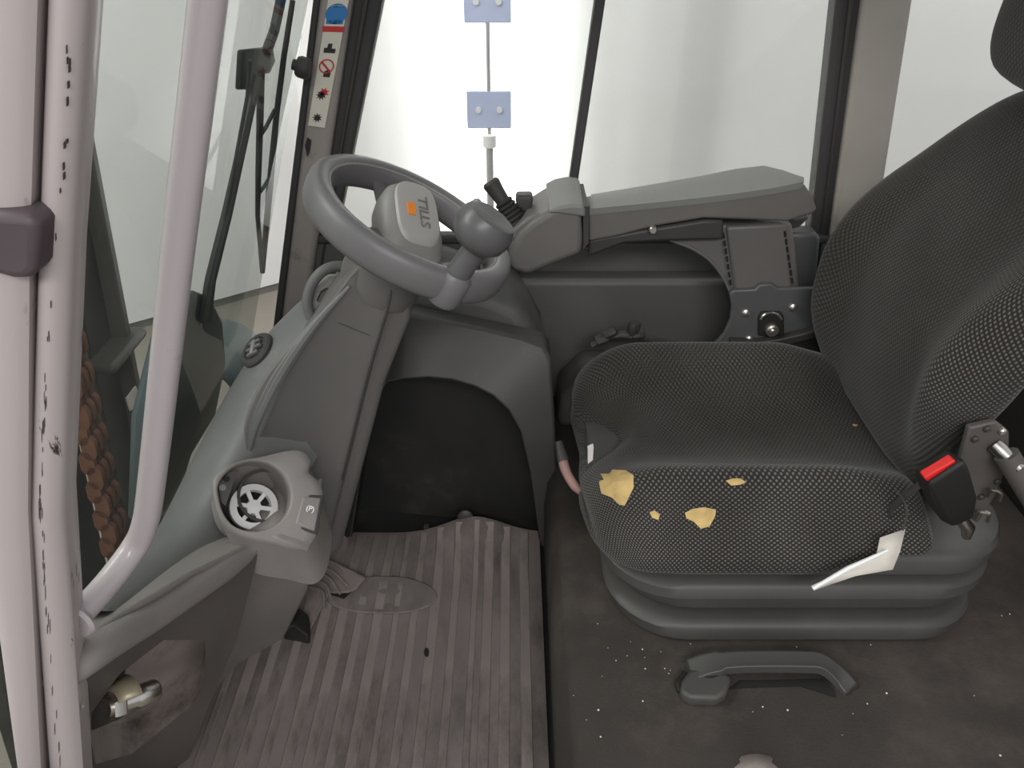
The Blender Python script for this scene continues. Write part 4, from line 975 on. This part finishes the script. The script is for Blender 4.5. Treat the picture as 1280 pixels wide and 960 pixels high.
# front pod
podp = T([(648, 292, 1.385), (664, 278, 1.385), (690, 262, 1.385), (712, 258, 1.385), (727, 262, 1.385), (729, 300, 1.385), (727, 318, 1.385), (690, 332, 1.385), (660, 345, 1.385), (640, 338, 1.385), (636, 318, 1.385)])
G().prism(podp, (0, .145, 0)).build('front_pod', 'arm_plastic', ar, bevel=.012, bseg=4)
capp = T([(684, 266, 1.382), (698, 259, 1.382), (714, 256, 1.382), (728, 257, 1.382), (732, 262, 1.382), (732, 272, 1.382), (716, 270, 1.382)])
G().prism(capp, (0, .15, .006)).build('pod_cap', 'arm_pad', ar, bevel=.006, bseg=3)
G().prism(T([(729, 258, 1.388), (736, 258, 1.388), (736, 304, 1.388), (729, 312, 1.388)]), (0, .13, 0)).build('pod_joint', 'dark_plastic', ar)
G().prism(T([(736, 300, 1.405), (800, 288, 1.405), (880, 275, 1.405), (905, 275, 1.405), (905, 300, 1.405), (830, 302, 1.405), (780, 305, 1.405), (735, 322, 1.405)]), (0, .11, 0)).build('under_shell', 'dark_plastic', ar, bevel=.006)
g = G().lathe([(.0085, 0), (.0085, .003), (.006, .006), (.001, .006)], PY(816, 287, YA), (0, -1, .0), 18); g.build('screw_or_lit_hole', 'bolt_metal', sh)
# support post with stitched seams
YP = 1.425
G().prism(T([(838, 300, YP), (905, 282, YP), (990, 280, YP), (993, 300, YP), (1000, 368, YP), (914, 368, YP), (905, 348, YP), (888, 326, YP), (866, 311, YP)]), (0, .05, 0)).build('post', 'arm_plastic', ar, bevel=.004)
G().prism(T([(908, 284, YP - .008), (982, 280, YP - .008), (991, 362, YP - .008), (918, 364, YP - .008)]), (0, .02, 0)).build('post_cover', 'arm_plastic', ar, bevel=.006, bseg=3)
for (xa, ya, xb, yb) in ((904, 290, 914, 358), (981, 288, 991, 356)):
    for k in range(7):
        t0_, t1_ = k / 7 + .02, k / 7 + .115
        G().tube([PY(xa + (xb - xa) * t_, ya + (yb - ya) * t_, YP - .0105) for t_ in (t0_, t1_)], .0022, 6).build('slot', 'black_rubber', ar)
G().tube(smooth_path(T([(838, 300, YP), (866, 311, YP), (888, 326, YP), (905, 348, YP), (914, 368, YP)]), 4), .0032, 8).build('edge_beading', 'cowl_plastic', ar)
G().prism(T([(986, 292, 1.455), (1022, 292, 1.455), (1026, 298, 1.455), (1020, 362, 1.455), (990, 362, 1.455)]), (0, .05, 0)).build('rear_block', 'bracket_paint', ar, bevel=.008, bseg=3)
G().prism(T([(985, 276, 1.46), (1012, 272, 1.46), (1000, 284, 1.46), (985, 288, 1.46)]), (0, .03, 0)).build('hinge_tab', 'dark_plastic', ar, bevel=.003)
YB = 1.405
brk = G().prism(T([(912, 368, YB), (918, 363, YB), (944, 362, YB), (950, 356, YB), (965, 355, YB), (973, 361, YB), (1034, 360, YB), (1040, 366, YB), (1036, 400, YB), (1012, 412, YB), (980, 424, YB), (950, 434, YB), (890, 434, YB), (905, 418, YB), (913, 400, YB), (915, 384, YB)]), (0, .012, 0)).build('bracket', 'bracket_paint', ar, bevel=.003)
for px, py in ((932, 391), (991, 384), (936, 424)):
    G().lathe([(.0095, 0), (.0085, .004), (.004, .007), (.001, .0075)], PY(px, py, YB), (0, -1, 0), 16).build('bolt', 'bolt_metal', brk)
G().prism(T([(947, 395, YB), (951, 388, YB), (975, 388, YB), (979, 395, YB), (979, 418, YB), (947, 418, YB)]), (0, -.008, 0)).build('adjuster_plate', 'black_rubber', brk, bevel=.003)
g = G(); n = 12
arc = [PY(964 + 14 * math.cos(a), 404 + 13 * math.sin(a), YB - .009) for a in [math.radians(200 + 140 * i / 10) for i in range(11)]]
G().tube(arc, .0025, 6).build('scale_arc', 'bolt_metal', brk)
G().lathe([(.0135, 0), (.0135, .010), (.010, .013), (.005, .013), (.005, .017), (.001, .017)], PY(964, 411, YB - .008), (0, -1, 0), 18).build('adjuster_knob', 'bolt_metal', brk)
G().prism(T([(914, 427, YB - .02), (950, 428, YB - .02), (975, 424, YB - .02), (1010, 416, YB - .02), (1040, 405, YB - .02), (1040, 418, YB - .02), (985, 432, YB - .02), (960, 437, YB - .02), (916, 434, YB - .02)]), (0, .03, 0)).build('lower_strap', 'dark_plastic', ar, bevel=.003)
G().prism(T([(1008, 416, YB - .005), (1036, 402, YB - .005), (1040, 414, YB - .005), (1022, 420, YB - .005)]), (0, .004, 0)).build('shiny_tab', 'steel', ar)
G().box((.62, 1.44, .36), (.12, .04, .26)).build('mounting_arm', 'dark_plastic', ar, bevel=.006)

# joystick and mini lever on the pod
js = root('joystick', PY(652, 285, 1.44), 'black joystick with a ribbed rubber boot at the front of the armrest', 'joystick')
ja, jb = PY(650, 284, 1.44), PY(613, 228, 1.46); jd = (jb - ja)
g = G(); prof = []
for k in range(13): prof.append((.025 - .010 * k / 12 + (.0035 if k % 2 else 0), .008 + jd.length * .52 * k / 12))
G().lathe(prof, ja, jd, 18).build('boot', 'black_rubber', js)
G().lathe([(.0115, jd.length * .5), (.014, jd.length * .62), (.0155, jd.length * .8), (.018, jd.length * .98), (.014, jd.length * 1.03), (.001, jd.length * 1.04)], ja, jd, 18).build('grip', 'dark_plastic', js)
bs = G().prism(T([(636, 292, 1.40), (660, 272, 1.40), (690, 262, 1.40), (690, 290, 1.40), (660, 305, 1.40), (642, 305, 1.40)]), (0, .11, 0)).build('base', 'arm_plastic', js, bevel=.006)
k2 = root('mini_lever', PY(655, 272, 1.46), 'short square black mini lever beside the joystick', 'lever')
G().loft([[PY(655, 272, 1.46) + Vector((x * a_, y * a_, z)) for x, y in ((-1, -1), (1, -1), (1, 1), (-1, 1))] for z, a_ in ((-.005, .012), (.016, .0135), (.042, .017), (.05, .014))]).build('cap', 'dark_plastic', k2, bevel=.004, bseg=3)
G().tube([PY(655, 272, 1.46) + Vector((0, 0, -.03)), PY(655, 272, 1.46)], .005, 8).build('stem', 'steel', k2)
k3 = root('small_knob', PY(596, 258, 1.47), 'small dark knob behind the steering wheel spinner', 'knob')
G().lathe([(.008, -.012), (.011, -.006), (.011, .006), (.006, .011)], PY(596, 256, 1.47), (0, 0, 1), 14).build('cap', 'dark_plastic', k3)
G().tube([PY(596, 256, 1.47) + Vector((0, 0, -.16)), PY(596, 256, 1.47)], .004, 8).build('stem', 'dark_plastic', k3)
